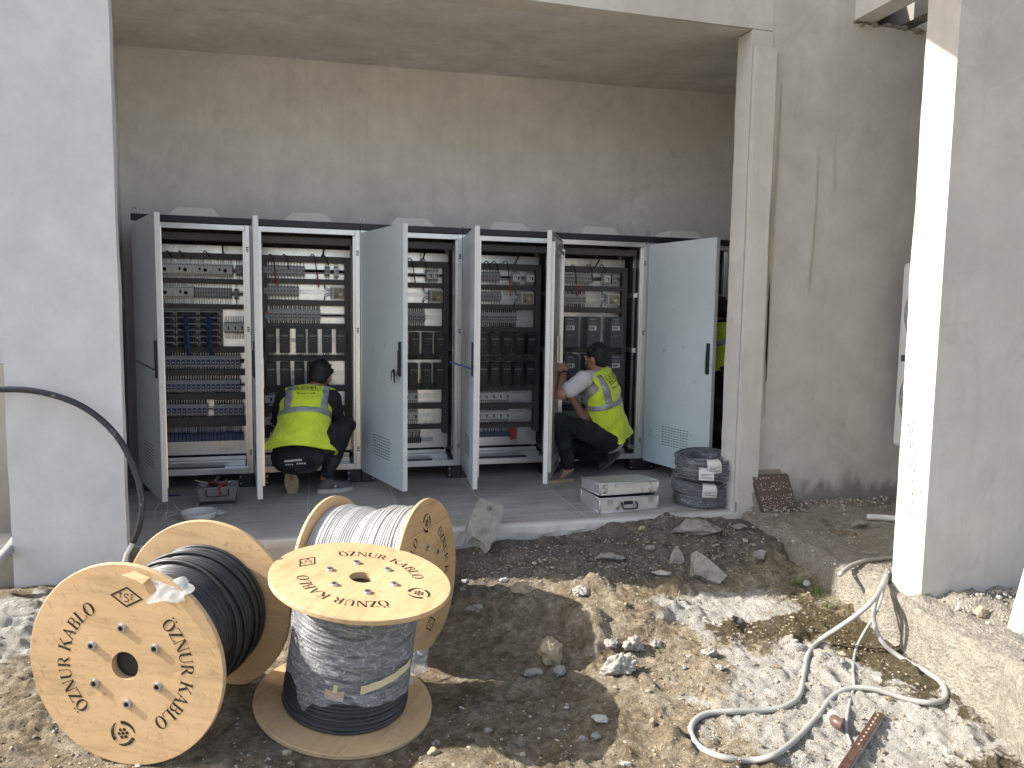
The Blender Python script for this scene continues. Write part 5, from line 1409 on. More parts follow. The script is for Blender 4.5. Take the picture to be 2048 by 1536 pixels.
LS, LE, LW = V((1.035, -.21, .70)), V((.985, -.08, .52)), V((1.10, .10, .53))
RS, RE, RW = V((1.375, -.22, .695)), V((1.425, -.165, .475)), V((1.33, .06, .50))
for a_, b_, c_ in ((LS, LE, LW), (RS, RE, RW)): m.capsule(a_, .050, b_, .039); m.capsule(b_, .040, c_, .027)
hand_caps(m, LW, (.5, .7, .1), (.6, -.3, -.3), (0, .2, 1), .6); hand_caps(m, RW, (-.4, .8, .1), (-.6, -.3, -.3), (0, .2, 1), .6)
m.capsule(LA, .036, V((1.075, -.235, .05)), .030); m.capsule(RA, .036, V((1.38, -.245, .045)), .032)
p1 = blob('person', m, 'skin_dark', None, .0055, 5)
tag(p1, 'squatting worker in black shirt and yellow-green vest, back turned, in front of the second cabinet', 'person')
eyes(hc, hf, hu, p1)
m = MB(); hair_caps(m, hc, hf, hu); blob('hair', m, 'hair', p1, .006, 2, .004, 60, 3)
m = MB()       # shirt
m.capsule(pel+V((.0, .02, .02)), .130, V((1.17, -.31, .52)), .128); m.capsule(V((1.17, -.31, .52)), .128, V((1.20, -.22, .66)), .132)
m.capsule(V((1.055, -.22, .69)), .068, V((1.355, -.22, .69)), .068)
for a_, b_, c_ in ((LS, LE, LW), (RS, RE, RW)): m.capsule(a_, .068, b_, .054); m.capsule(b_, .054, b_.lerp(c_, .85), .038)
blob('shirt', m, 'tshirt_black', p1, .008, 4, .008, 11, 4)
m = MB()       # trousers
m.capsule(pel-V((.06, .0, .01)), .128, pel+V((.06, 0, -.01)), .128)
for H_, K_, A_ in ((LH, LK, LA), (RH, RK, RA)): m.capsule(H_, .098, K_, .070); m.capsule(K_, .068, K_.lerp(A_, .35), .068); m.capsule(K_.lerp(A_, .35), .068, K_.lerp(A_, .90), .052)
blob('trousers', m, 'jeans_black', p1, .007, 3, .014, 14, 6)
m = MB()       # white waistband edge with pale lettering
for x0, x1, z0 in ((1.045, 1.10, .292), (1.095, 1.16, .296)):
    m.tube([(x0, -.532, z0), ((x0+x1)/2, -.540, z0+.004), (x1, -.534, z0+.002)], .0075, 8)
for i in range(4): m.box(1.052+i*.014, 1.060+i*.014, -.545, -.541, .266, .275)
for i in range(4): m.box(1.125+i*.017, 1.136+i*.017, -.545, -.541, .270, .281)
m.build('waistband', 'shoe_white', p1, smooth=False)
shoe((1.062, -.325, .205), (.10, .28, -1.), (.05, 1, .32), .255, .098, p1, 'shoe_tan', 'shoe_grey')
shoe((1.262, -.305, .0), (1, .27, 0), (0, 0, 1), .275, .098, p1, 'shoe_white', 'shoe_grey', extra=1)
sp = (nk-pel).normalized(); e1 = V((.985, .10, -.06)).normalized(); e2 = sp.cross(e1); e2 = -e2 if e2.y > 0 else e2
def ring(t, dx, a, b_, l, r, up=0, back=0): return (pel.lerp(nk, t)+e1*dx+V((0, 0, up))+e2*back, e1, e2, a, b_, l, r)
rings = [ring(.02, -.012, .258, .195, -104, 130), ring(.14, -.008, .235, .185, -105, 122), ring(.32, .0, .200, .168, -108, 104), ring(.55, -.005, .188, .155, -108, 92), ring(.72, -.010, .182, .150, -84, 68), ring(.90, -.012, .188, .135, -76, 66, 0, .0), ring(1.0, -.008, .180, .100, -82, 78, .008, 0), ring(1.06, -.002, .110, .050, -88, 88, .012, -.01)]
v1, S1, T1, strip1 = vest(p1, rings, seed=2)
strip1('reflective_band', lambda u, w, o: S1(3.05+.45*w+.0*u, T1(-104+196*u, 3.2), o), 'reflect', 40)
for th in (-48, 40): strip1('reflective_band', lambda u, w, o, th=th: S1(3.55+2.9*u, T1(th+13*(w-.5)*2*.8, 3.55+2.9*u), o+.001), 'reflect', 26)
vest_print(v1, S1, T1, 5.25, .55, -6, 12.5)
m = MB(); zz = []      # pocket patch outline on the right flap
m.tube([S1(.35, T1(96, .35), .002), S1(.35, T1(116, .35), .002)], .003, 5); m.tube([S1(1.2, T1(98, 1.2), .002), S1(.35, T1(96, .35), .002)], .0022, 5)
m.build('pocket_seam', 'vest_trim', v1)

# ---- second worker: squatting, turned left, white sleeves
m = MB(); hc = V((3.475, -.215, .985)); hf = V((-.62, .74, -.18)); hu = V((-.05, .12, 1))
pel = V((3.60, -.20, .36)); nk = V((3.465, -.27, .865))
LS, LE, LW = V((3.315, -.37, .835)), V((3.115, -.40, .720)), V((3.215, -.15, .865))
RS, RE, RW = V((3.56, -.13, .835)), V((3.40, -.20, .465)), V((3.29, -.10, .70))
LH, LK, LA = V((3.56, -.30, .33)), V((3.125, -.335, .500)), V((3.235, -.295, .105))
RH, RK, RA = V((3.58, -.12, .30)), V((3.33, .02, .20)), V((3.665, -.065, .125))
mid = V((3.56, -.25, .60))
m.capsule(pel-V((.04, .045, 0)), .112, pel+V((.03, .035, 0)), .112); m.capsule(pel, .115, mid, .118); m.capsule(mid, .118, V((3.49, -.255, .77)), .118)
m.capsule(LS.lerp(RS, .12), .055, LS.lerp(RS, .88), .055); m.capsule(nk-V((0, 0, .04)), .058, hc-V((-.02, .01, .05)), .052)
head_caps(m, hc, hf, hu)
for H_, K_, A_ in ((LH, LK, LA), (RH, RK, RA)): m.capsule(H_, .080, K_, .056); m.capsule(K_, .053, K_.lerp(A_, .35), .056); m.capsule(K_.lerp(A_, .35), .056, A_, .036)
for a_, b_, c_ in ((LS, LE, LW), (RS, RE, RW)): m.capsule(a_, .052, b_, .042); m.capsule(b_, .043, c_, .028)
hand_caps(m, LW, (-.05, .45, .75), (.2, .9, -.2), (1, .2, 0), .8); hand_caps(m, RW, (-.25, .6, .65), (.2, .9, -.2), (0, .2, 1), .6)
m.capsule(LA, .036, V((3.16, -.30, .045)), .030); m.capsule(RA, .036, V((3.60, -.08, .05)), .030)
p2 = blob('person', m, 'skin', None, .0055, 5)
tag(p2, 'squatting worker with white short sleeves and yellow-green vest, reaching into the fifth cabinet', 'person')
eyes(hc, hf, hu, p2)
m = MB(); hair_caps(m, hc, hf, hu); blob('hair', m, 'hair', p2, .006, 2, .004, 60, 5)
m = MB()
m.capsule(pel+V((.01, -.01, -.02)), .130, mid, .128); m.capsule(mid, .128, V((3.49, -.255, .77)), .130); m.capsule(LS.lerp(RS, .08), .070, LS.lerp(RS, .92), .070)
m.capsule(LS, .072, LS.lerp(LE, .55), .066); m.capsule(LS.lerp(LE, .45), .062, LS.lerp(LE, .64), .070); m.capsule(RS, .072, RS.lerp(RE, .55), .070)
blob('tshirt', m, 'tshirt_white', p2, .007, 2, .016, 11, 7)
m = MB()
m.capsule(pel-V((.05, .055, .02)), .128, pel+V((.03, .045, -.02)), .128)
for H_, K_, A_ in ((LH, LK, LA), (RH, RK, RA)): m.capsule(H_, .100, K_, .074); m.capsule(K_, .072, K_.lerp(A_, .35), .070); m.capsule(K_.lerp(A_, .35), .070, K_.lerp(A_, .88), .056)
blob('trousers', m, 'jeans_black', p2, .007, 3, .014, 14, 8)
shoe((3.285, -.285, .0), (-1, -.06, 0), (0, 0, 1), .275, .100, p2, 'shoe_tan', 'shoe_grey')
shoe((3.775, -.060, .165), (-.80, -.10, -.60), (-.45, .0, .85), .255, .098, p2, 'shoe_grey', 'shoe_black')
m = MB().lathe([(.040, -.012), (.043, -.010), (.043, .010), (.040, .012)], 20, LW-V((.0, .03, .015)), (LW-LE)); m.build('wristband', 'rubber', p2, smooth=True)
sp = (nk-pel).normalized(); e1 = V((.68, .70, 0)); e1 = (e1-sp*e1.dot(sp)).normalized(); e2 = sp.cross(e1); e2 = -e2 if e2.y > 0 else e2
rings = [ring(-.06, .012, .186, .172, -46, 92, 0, .005), ring(.10, .010, .184, .170, -66, 98, 0, .005), ring(.30, .0, .176, .165, -100, 106), ring(.52, .0, .176, .155, -112, 104), ring(.68, .0, .178, .150, -108, 80), ring(.88, -.0, .180, .135, -62, 66), ring(1.0, .0, .172, .100, -72, 80, .005), ring(1.06, .0, .108, .055, -85, 88, .012, -.01)]
v2, S2, T2, strip2 = vest(p2, rings, seed=5)
strip2('reflective_band', lambda u, w, o: S2(3.05+.5*w, T2(-110+208*u, 3.2), o), 'reflect', 40)
for th in (-44, 44): strip2('reflective_band', lambda u, w, o, th=th: S2(3.6+2.9*u, T2(th+13*(w-.5)*2*.8, 3.6+2.9*u), o+.001), 'reflect', 26)
vest_print(v2, S2, T2, 5.15, .60, 2, 12.5)

# ---- third worker: stooping behind the wide blue door
base = at_y(1437, 620, -.36); bx = base.x+.02; 
m = MB(); hc = V((bx, -.34, base.z-.02)); hf = V((-.15, .8, -.6)); hu = V((-.1, .5, .75))
pel = V((bx+.06, -.50, .92)); nk = V((bx+.01, -.40, base.z-.13)); mid = pel.lerp(nk, .5)
m.capsule(pel-V((.06, 0, 0)), .11, pel+V((.06, 0, 0)), .11); m.capsule(pel, .11, mid, .12); m.capsule(mid, .12, nk-V((0, .02, .07)), .12); m.capsule(nk-V((.15, 0, .06)), .052, nk+V((.15, 0, -.06)), .052)
m.capsule(nk-V((0, 0, .03)), .055, hc-V((0, .02, .05)), .050); head_caps(m, hc, hf, hu)
for s in (-1, 1):
    H_ = pel+V((s*.085, 0, -.03)); K_ = V((H_.x+s*.01, -.43, .50)); A_ = V((H_.x+s*.01, -.50, .09))
    m.capsule(H_, .085, K_, .058); m.capsule(K_, .056, A_, .038); m.capsule(A_, .036, A_+V((0, .10, -.05)), .028)
    S0 = nk+V((s*.175, 0, -.06)); E_ = S0+V((s*.03, .13, -.20)); Wr = E_+V((-s*.06, .18, -.02)); m.capsule(S0, .050, E_, .040); m.capsule(E_, .040, Wr, .027); hand_caps(m, Wr, (-s*.2, 1, 0), (0, .1, -1), (-s, 0, .2), .5)
p3 = blob('person', m, 'skin_dark', None, .007, 5); tag(p3, 'dim stooping worker glimpsed in the gap between the wide blue door and the right pier', 'person')
eyes(hc, hf, hu, p3)
m = MB(); hair_caps(m, hc, hf, hu); blob('hair', m, 'hair', p3, .008, 2, .004, 60, 3)
m = MB(); m.capsule(pel, .125, mid, .13); m.capsule(mid, .13, nk-V((0, .02, .07)), .13); m.capsule(nk-V((.15, 0, .06)), .066, nk+V((.15, 0, -.06)), .066)
for s in (-1, 1): S0 = nk+V((s*.175, 0, -.06)); m.capsule(S0, .064, S0+V((s*.03, .13, -.20)), .052)
blob('shirt', m, 'tshirt_black', p3, .010, 3, .006, 10, 3)
m = MB(); m.capsule(pel-V((.06, 0, .02)), .125, pel+V((.06, 0, -.02)), .125)
for s in (-1, 1):
    H_ = pel+V((s*.085, 0, -.03)); K_ = V((H_.x+s*.01, -.43, .50)); A_ = V((H_.x+s*.01, -.50, .09)); m.capsule(H_, .102, K_, .074); m.capsule(K_, .072, A_, .056)
blob('trousers', m, 'jeans_black', p3, .010, 3, .006, 10, 3)
for s in (-1, 1): shoe((pel.x+s*.095, -.55, 0), (s*.1, 1, 0), (0, 0, 1), .27, .098, p3, 'shoe_white', 'shoe_grey')
sp = (nk-pel).normalized(); e1 = V((1, 0, 0)); e2 = sp.cross(e1); e2 = -e2 if e2.y > 0 else e2
rings = [ring(-.05, 0, .175, .165, -105, 105), ring(.3, 0, .170, .160, -105, 105), ring(.6, 0, .172, .155, -90, 90), ring(.85, 0, .178, .150, -70, 70), ring(1.0, 0, .172, .110, -78, 78, 0), ring(1.06, 0, .108, .055, -88, 88, .0, -.01)]
v3, S3, T3, strip3 = vest(p3, rings, seed=8)
strip3('reflective_band', lambda u, w, o: S3(1.6+.4*w, T3(-104+208*u, 1.8), o), 'reflect', 30)

simple('gravel_brown', (.22, .165, .11), .95, 0, .3, 40); simple('gravel_tan', (.40, .33, .235), .95, 0, .25, 40); simple('gravel_grey', (.30, .28, .25), .95, 0, .25, 40); simple('gravel_pale', (.42, .39, .34), .95, 0, .2, 40)

# ================================================================ RUBBLE, HOSES AND LOOSE THINGS
def rock_mesh(a, b_, c, seed, rough=.32, ang=True, nu=56, nv=36, freq=2.0):
    P = []
    for i in range(nv+1):
        ph = -math.pi/2+math.pi*i/nv
        for j in range(nu):
            th = 2*math.pi*j/nu; P.append((math.cos(th)*math.cos(ph), math.sin(th)*math.cos(ph), math.sin(ph)))
    D = np.array(P); r = np.ones(len(D))
    if ang:     # facets: cut by random planes
        rs = np.random.default_rng(seed)
        for _ in range(11):
            n = rs.normal(size=3); n /= np.linalg.norm(n); d = rs.uniform(.55, .92); k = D@n
            r = np.where(k > 1e-3, np.minimum(r, d/np.maximum(k, 1e-3)), r)
    r = r*(1+rough*fbm3(D*freq, seed, 5)+rough*.25*fbm3(D*freq*5, seed+3, 3))
    Q = D*r[:, None]*np.array([a, b_, c])
    m = MB().add(Q, [(i*nu+j, i*nu+(j+1) % nu, (i+1)*nu+(j+1) % nu, (i+1)*nu+j) for i in range(nv) for j in range(nu)])
    return m
def rock(px, py, a, b_, c, mat, label, seed, rot=(0, 0, 0), cat='stone', name='stone', sink=.25, group=None, rough=.32, ang=True, at=None, freq=2.1):
    p = at or gp(px, py); o = rock_mesh(a, b_, c, seed, rough, ang, freq=freq).build(name, mat, smooth=True)
    o.location = (p[0], p[1], p[2]+c*(1-sink*2)); o.rotation_euler = tuple(R(x) for x in rot)
    return tag(o, label, cat, group)
rock(1102, 1322, .062, .055, .085, 'stone_tan', 'large rounded yellowish stone standing in the reel shadow', 3, (8, -5, 20))
rock(1065, 1352, .055, .030, .022, 'stone_grey', 'flat grey stone lying left of the large rounded one', 5, (0, 4, 10))
rock(1118, 1350, .036, .030, .028, 'stone_grey', 'brown fist-sized stone touching the foot of the large rounded one', 8, (10, 0, 40))
rock(1200, 1441, .034, .024, .014, 'stone_white', 'pale flat pebble in the shadow right of the upright reel', 9, (0, 0, -15))
rock(1133, 1417, .013, .008, .007, 'stone_white', 'small white chip in shadow left of the pale flat pebble', 10)
rock(1306, 1449, .016, .014, .020, 'stone_tan', 'small upright sandy pebble at the edge of the round shadow', 12)
rock(1166, 1482, .020, .018, .018, 'stone_grey', 'round grey pebble below the pale flat pebble', 13); rock(1192, 1476, .022, .016, .015, 'stone_grey', 'angular grey pebble right of the round one', 14)
rock(1252, 1530, .026, .015, .010, 'stone_white', 'long pale chip at the bottom edge below the pebbles', 15); rock(976, 1462, .020, .014, .012, 'stone_grey', 'grey pebble in shadow near the reel base', 16)
rock(868, 1510, .026, .022, .018, 'stone_tan', 'tan stone just right of the upright reel base at the bottom', 17); rock(575, 1508, .018, .014, .012, 'stone_tan', 'small tan stone by the left rim of the reel base', 18)
rock(1238, 1345, .085, .060, .052, 'clod_grey', 'large crumbling lump of grey mortar in the sun', 21, (0, -8, -20), 'mortar lump', 'mortar_lump', rough=.55, freq=3.2, group='mortar lumps by the shadow edge')
rock(1268, 1298, .062, .048, .040, 'clod_grey', 'hollow grey mortar lump behind the largest one', 23, (0, 10, 30), 'mortar lump', 'mortar_lump', rough=.6, freq=3.4, group='mortar lumps by the shadow edge')
rock(1222, 1290, .034, .030, .022, 'clod_grey', 'dark mortar lump at the left of the group in shade', 24, (0, 0, 10), 'mortar lump', 'mortar_lump', rough=.5, freq=3, group='mortar lumps by the shadow edge')
rock(1312, 1290, .030, .026, .018, 'clod_grey', 'small mortar lump at the right of the group in the sun', 25, (0, 0, 60), 'mortar lump', 'mortar_lump', rough=.5, freq=3, group='mortar lumps by the shadow edge')
rock(1370, 1338, .012, .012, .014, 'stone_grey', 'small round stone right of the mortar lumps', 26)
rock(1420, 1310, .040, .032, .026, 'clod_grey', 'knobbly grey clod at the left of the white spill', 27, (0, 0, 15), 'mortar lump', 'mortar_lump', rough=.6, freq=3)
rock(1440, 1338, .024, .020, .014, 'clod_grey', 'low grey clod in front of the knobbly one', 28, (0, 0, 15), 'mortar lump', 'mortar_lump', rough=.5, freq=3)
rock(1596, 1298, .030, .026, .020, 'clod_grey', 'dark grey round clod just left of the hose', 29, (0, 0, 0), 'mortar lump', 'mortar_lump', rough=.3)
rock(1220, 1118, .115, .045, .028, 'stone_grey', 'long low grey rock slab in the building shade', 31, (0, 6, -6)); rock(1325, 1150, .066, .028, .016, 'stone_white', 'pale irregular flat stone at the shade edge', 32, (0, 5, -14))
rock(1300, 1098, .036, .028, .016, 'stone_grey', 'flat grey stone above the pale irregular one', 33); rock(1285, 1060, .030, .022, .018, 'stone_tan', 'small tan stone against the slab edging', 34)
rock(1040, 1180, .085, .060, .040, 'stone_tan', 'weathered sandy boulder breaking through the sunlit dirt', 35, (0, 0, 20), sink=.4); rock(1160, 1188, .045, .040, .026, 'clod_grey', 'crumbly pale clod right of the sandy boulder', 36, (0, 0, 0), 'mortar lump', 'mortar_lump', rough=.5, freq=3)
rock(1008, 1162, .026, .020, .014, 'stone_white', 'whitish stone in the sun line behind the sandy boulder', 37); rock(930, 1164, .020, .016, .012, 'stone_white', 'whitish pebble in the sun beside the rear reel', 38)
rock(945, 1222, .060, .040, .022, 'stone_grey', 'dark grey stone in the shadow beside the rear reel', 39)
rock(1395, 1060, .17, .11, .055, 'stone_grey', 'broad mound of hardened grey mortar before the coils', 40, (0, 0, 10), 'mortar mound', 'mortar_mound', sink=.42, rough=.3)
rock(1520, 1115, .055, .04, .03, 'stone_grey', 'dark squarish stone in the corner below the ledge', 41); rock(1560, 1120, .035, .03, .022, 'stone_grey', 'grey stone against the foot of the ledge', 42)
rock(1612, 1172, .026, .022, .022, 'stone_white', 'pale cube-like stone among the grass tufts', 43)
rock(0, 0, .05, .035, .03, 'stone_tan', 'rounded tan stone on the ledge in front of the plastered wall', 44, at=tuple(at_z(1962, 1230, .0))[:2]+(.0,))
rock(0, 0, .06, .04, .022, 'stone_grey', 'dark broken mortar piece on the ledge in shade', 45, at=tuple(at_z(1718, 1058, .0))[:2]+(.022,))
rock(0, 0, .018, .014, .010, 'stone_white', 'small white stone on the ledge near the wall foot', 46, at=tuple(at_z(1690, 1031, .0))[:2]+(.0,))
rock(15, 1070, .10, .07, .06, 'stone_grey', 'slanting grey stone at the far left behind the pier', 47, (20, 10, 0), at=(-.46, -1.25, -.1))
# broken stone wedge and triangular shard
def slab(name, poly, th, loc, rot, mat, label, cat, seed=0, amp=.004, sub=3):
    m = MB(); N = len(poly); pts = []
    for i in range(N):
        a, b_ = poly[i], poly[(i+1) % N]
        for j in range(6): u = j/6; pts.append((a[0]+(b_[0]-a[0])*u, a[1]+(b_[1]-a[1])*u))
    pts = [(x+amp*1.6*math.sin(i*2.3+seed)+random.uniform(-amp, amp)*.8, y+random.uniform(-amp, amp)) for i, (x, y) in enumerate(pts)]
    m.prism(pts, -th/2, th/2); o = m.build(name, mat, bevel=min(.006, th*.2)); o.location = loc; o.rotation_euler = tuple(R(x) for x in rot); return tag(o, label, cat)
def plane_slab(name, corners, th, mat, label, cat, seed=0, amp=.003):
    """slab whose face passes through world points; thickness goes away from the camera"""
    C_ = [V(c) for c in corners]; o = C_[0]; n = (C_[1]-o).cross(C_[2]-o).normalized()
    if n.dot(CAMP-o) < 0: n = -n
    e1 = (C_[1]-o).normalized(); e2 = n.cross(e1); rs = random.Random(seed); loc = sum(C_, V((0, 0, 0)))/len(C_)
    pts = []
    for i in range(len(C_)):
        a, b_ = C_[i], C_[(i+1) % len(C_)]; L = (b_-a).length; k = max(2, int(L/.035))
        for j in range(k): pts.append(a.lerp(b_, j/k)+e1*rs.uniform(-amp, amp)+e2*rs.uniform(-amp, amp))
    m = MB(); k = len(pts); vs = [p-loc for p in pts]+[p-loc-n*th+e1*rs.uniform(-amp, amp) for p in pts]
    m.add(vs, [tuple(range(k)), tuple(range(k, 2*k))[::-1]]+[(i, k+i, k+(i+1) % k, (i+1) % k) for i in range(k)])
    ob = m.build(name, mat, bevel=.0025); ob.location = loc; return tag(ob, label, cat)
b0 = gp(1440, 1165)
wy = b0.y
W_ = lambda px, py, dy=0: at_y(px, py, wy+dy)
plane_slab('stone_wedge', [W_(1393, 1101, .05), W_(1412, 1112, .04), W_(1455, 1150, -.01), W_(1440, 1168, -.03), W_(1390, 1148, .02)], .055, 'block_conc', 'large squared wedge of broken concrete right of the triangular shard', 'stone', 3, .002)
b0 = gp(1360, 1128); wy = b0.y
plane_slab('stone_shard', [W_(1356, 1091, .04), W_(1368, 1112, .02), W_(1370, 1130), W_(1342, 1127), W_(1345, 1110, .02)], .025, 'block_conc', 'small triangular stone shard standing upright', 'stone', 4, .0015)
# concrete block leaning on the slab edge
L_ = [at_y(960, 996, -1.47), at_y(1009, 1011, -1.46), at_y(998, 1060, -1.60), at_y(978, 1101, -1.68), at_y(967, 1085, -1.655), at_y(945, 1072, -1.62), at_y(937, 1050, -1.58)]
plane_slab('concrete_block', L_, .055, 'block_conc', 'broken concrete paving block leaning against the slab edge', 'block', 6, .0025)
# tiles leaning on the right wall
def leaning(px, top, bot, y0, y1, mat, label, th=.012):
    c = [at_y(px[0], top[0], y1), at_y(px[1], top[1], y1), at_y(px[2], bot[1], y0), at_y(px[3], bot[0], y0)]
    return plane_slab('floor_tile', c, th, mat, label, 'tile', 1, .0008)
leaning((1484, 1560, 1598, 1508), (940, 938), (1037, 1030), -1.44, -1.375, 'tile_back', 'beige tile at the back of the leaning stack')['group'] = 'tiles leaning by the pier'
leaning((1494, 1566, 1598, 1518), (951, 946), (1043, 1036), -1.468, -1.40, 'tile_back', 'second beige tile of the leaning stack, just behind the brown ones')['group'] = 'tiles leaning by the pier'
leaning((1501, 1574, 1600, 1529), (950, 947), (1046, 1040), -1.485, -1.415, 'tile_brown', 'brown tile squeezed between the beige tiles and the front one')['group'] = 'tiles leaning by the pier'
ft = leaning((1506, 1577, 1602, 1534), (954, 950), (1049, 1042), -1.503, -1.432, 'tile_brown', 'front brown tile, its back streaked with white adhesive'); ft['group'] = 'tiles leaning by the pier'
# adhesive ridges
A_, B1_, C1_, D1_ = at_y(1506, 954, -1.432), at_y(1577, 950, -1.432), at_y(1602, 1042, -1.503), at_y(1534, 1049, -1.503)
n_ = (B1_-A_).cross(D1_-A_).normalized(); n_ = n_ if n_.dot(CAMP-A_) > 0 else -n_
m = MB(); rs = random.Random(2)
for i in range(260):
    v_ = rs.choice([.04, .17, .23, .29, .42, .48, .56, .62, .74, .78, .80])+rs.gauss(0, .016); u_ = rs.uniform(.03, .97)
    if .42 < u_ < .74 and .17 < v_ < .62 and rs.random() < .6: continue
    if not .02 < v_ < .97: continue
    p = A_.lerp(B1_, u_).lerp(D1_.lerp(C1_, u_), v_)+n_*.0010; s_ = rs.uniform(.0012, .0034)
    e_ = (B1_-A_).normalized(); f_ = (D1_-A_).normalized()
    m.ell(p-ft.location, e_*s_*1.7, f_*s_, n_*.0009, 6, 4)
m.build('adhesive_streak', 'label_paper', ft)
# grey flat fragments near the pier foot
for i, (px, py, s, lb) in enumerate(((1478, 1057, .05, 'flat grey mortar flake by the pier foot'), (1490, 1085, .022, 'thin pale flake below the larger mortar flake'), (1505, 1070, .018, 'little grey flake right of the larger mortar flake'))):
    p = gp(px, py); rock_ = slab('mortar_flake', [(-s, -s*.6), (s*.8, -s*.7), (s, s*.5), (-s*.7, s*.7)], .008, (p.x, p.y, p.z+.014), (6*i, -5, 20+50*i), 'stone_white' if i == 1 else 'stone_grey', lb, 'flake', i)

# hoses
def hose(pts, r, mat, label, name='hose', cat='hose', k=8, n=10, z_on=None):
    P = []
    for p in pts:
        px, py, h = p[:3]
        if len(p) > 3: q = at_y(px, py, p[3])
        elif h is None: q = gp(px, py); q = V((q.x, q.y, q.z+r*.8))
        else: q = at_z(px, py, h)
        P.append(q)
    P = spline(P, k)
    m = MB().tube(P, r, n); o = m.build(name, mat, smooth=True); return tag(o, label, cat)
hose([(1776, 1140, .03), (1768, 1160, .04), (1750, 1196, .03), (1716, 1228, -.04), (1676, 1256, -.12), (1640, 1284, None), (1617, 1310, None), (1608, 1350, None), (1600, 1392, None), (1575, 1415, None), (1530, 1425, None), (1470, 1427, None), (1420, 1430, None), (1390, 1445, None), (1382, 1470, None), (1402, 1500, None), (1445, 1519, None), (1500, 1526, None), (1550, 1514, None), (1595, 1480, None), (1635, 1436, None), (1665, 1398, None), (1700, 1381, None), (1750, 1383, None), (1810, 1402, None), (1862, 1410, None), (1890, 1400, None), (1884, 1372, None), (1850, 1346, None), (1800, 1318, None), (1765, 1284, -.17), (1748, 1244, -.09), (1750, 1205, .0), (1763, 1175, .04), (1775, 1150, .05)], .0115, 'hose_grey', 'long grey hose looped over the dirt and back up to the wall end')
hose([(1779, 1142, .05), (1768, 1180, .02), (1752, 1225, -.05), (1730, 1262, -.14), (1712, 1300, None), (1706, 1340, None), (1708, 1372, None), (1700, 1405, None), (1694, 1435, None), (1692, 1462, None), (1702, 1492, None)], .0065, 'hose_grey', 'thinner pale cable crossing under the loop towards the rusty bar', 'cable', 'cable')
hose([(1800, 1115, .015), (1770, 1117, .016), (1735, 1121, .018), (1702, 1132, .022), (1680, 1149, .030)], .0125, 'hose_grey', 'short cut grey pipe stub sticking out over the ledge edge', 'pipe', 'pipe')
hose([(1735, 1034, .03), (1765, 1035, .028), (1800, 1038, .028), (1840, 1040, .028)], .020, 'pvc_white', 'white pipe end lying on the ledge behind the wall end', 'pipe', 'pipe')
m = MB(); p0, p1_ = V((4.185, -3.43, -.03)), V((4.50, -3.30, .52)); m.tube([p0, p1_], .040, 24)
o = m.build('drain_pipe', 'pvc_white', smooth=False); tag(o, 'white plastic pipe rising from the ledge at the right edge of the picture', 'pipe')
o.data.polygons.foreach_set('use_smooth', [len(p.vertices) == 4 for p in o.data.polygons])
# black hose arching in front of the left pier
hp = spline([(-1.1, -1.62, .35), (-.80, -1.58, .66), (-.55, -1.54, .87)]+[tuple(at_y(px, py, y)) for px, py, y in ((0, 779, -1.50), (90, 786, -1.50), (170, 816, -1.50), (232, 870, -1.51), (270, 940, -1.53), (284, 1005, -1.55), (279, 1050, -1.56), (266, 1085, -1.56))], 8)
bh = empty('black_hose', (0, -1.5, 0), 'dusty black hose arching across the left pier and down to the slab corner', 'hose')
m = MB(); m.v = []; m.tube([p-V((0, -1.5, 0)) for p in hp], .0165, 14); m.build('sheath', 'hose_black', bh, smooth=True)
q = hp[-1]; e = at_y(240, 1132, -1.56)
MB().tube([q-V((0, -1.5, 0)), q.lerp(e, .5)-V((0, -1.5, 0)), e-V((0, -1.5, .08))], .0125, 12).build('bare_end', 'pvc_white', bh, smooth=True)
hose([(-30, 1150, -.05), (5, 1115, .02), (40, 1070, .06), (75, 1030, .08)], .028, 'hose_grey', 'thick grey pipe lying in shade at the far left behind the pier', 'pipe', 'pipe')
hose([(-10, 1168, None), (20, 1166, None), (42, 1160, None)], .007, 'twig', 'short dry stick at the far left edge', 'stick', 'stick')
# rusty angle bar
a_, b_ = gp(1690, 1545), gp(1752, 1448); d = (b_-a_).normalized(); s_ = d.cross(V((0, 0, 1))).normalized()
t = empty('steel_bar', tuple((a_+b_)/2), 'rusty slotted steel channel lying in the bottom right corner', 'steel bar')
cc = V((0, 0, .028)); hd_ = (b_-a_).length/2+.05
m = MB(); m.obox(cc, d*hd_, s_*.016, V((0, 0, .002))); m.build('web', 'rust', t, bevel=.0008)
for sg in (-1, 1): MB().obox(cc+s_*sg*.0155+V((0, 0, -.0125)), d*hd_, s_*.0018, V((0, 0, .010))).build('flange', 'steel' if sg > 0 else 'rust', t, bevel=.0006)
m = MB()
for i in range(9): m.obox(cc+d*(hd_*.88-.034*i)+V((0, 0, .0026)), d*.007, s_*.003, V((0, 0, .0004)))
m.build('slot', 'gravel_tan', t)
# plastic elbow fitting
p = gp(1668, 1448); t = empty('pipe_fitting', (p.x, p.y, p.z+.022), 'white and brown plastic pipe cap lying beside the hose', 'fitting'); t.rotation_euler = (R(80), R(10), R(-35))
MB().lathe([(.017, -.03), (.022, -.03), (.022, .0), (.024, .002), (.024, .010), (.017, .010)], 24, closed=True).build('socket', 'pvc_white', t)
o = MB().tube(spline([(0, 0, .011), (0, 0, .028), (.008, 0, .040), (.026, 0, .048)], 4), .021, 16).build('elbow', 'pvc_brown', t, smooth=True)
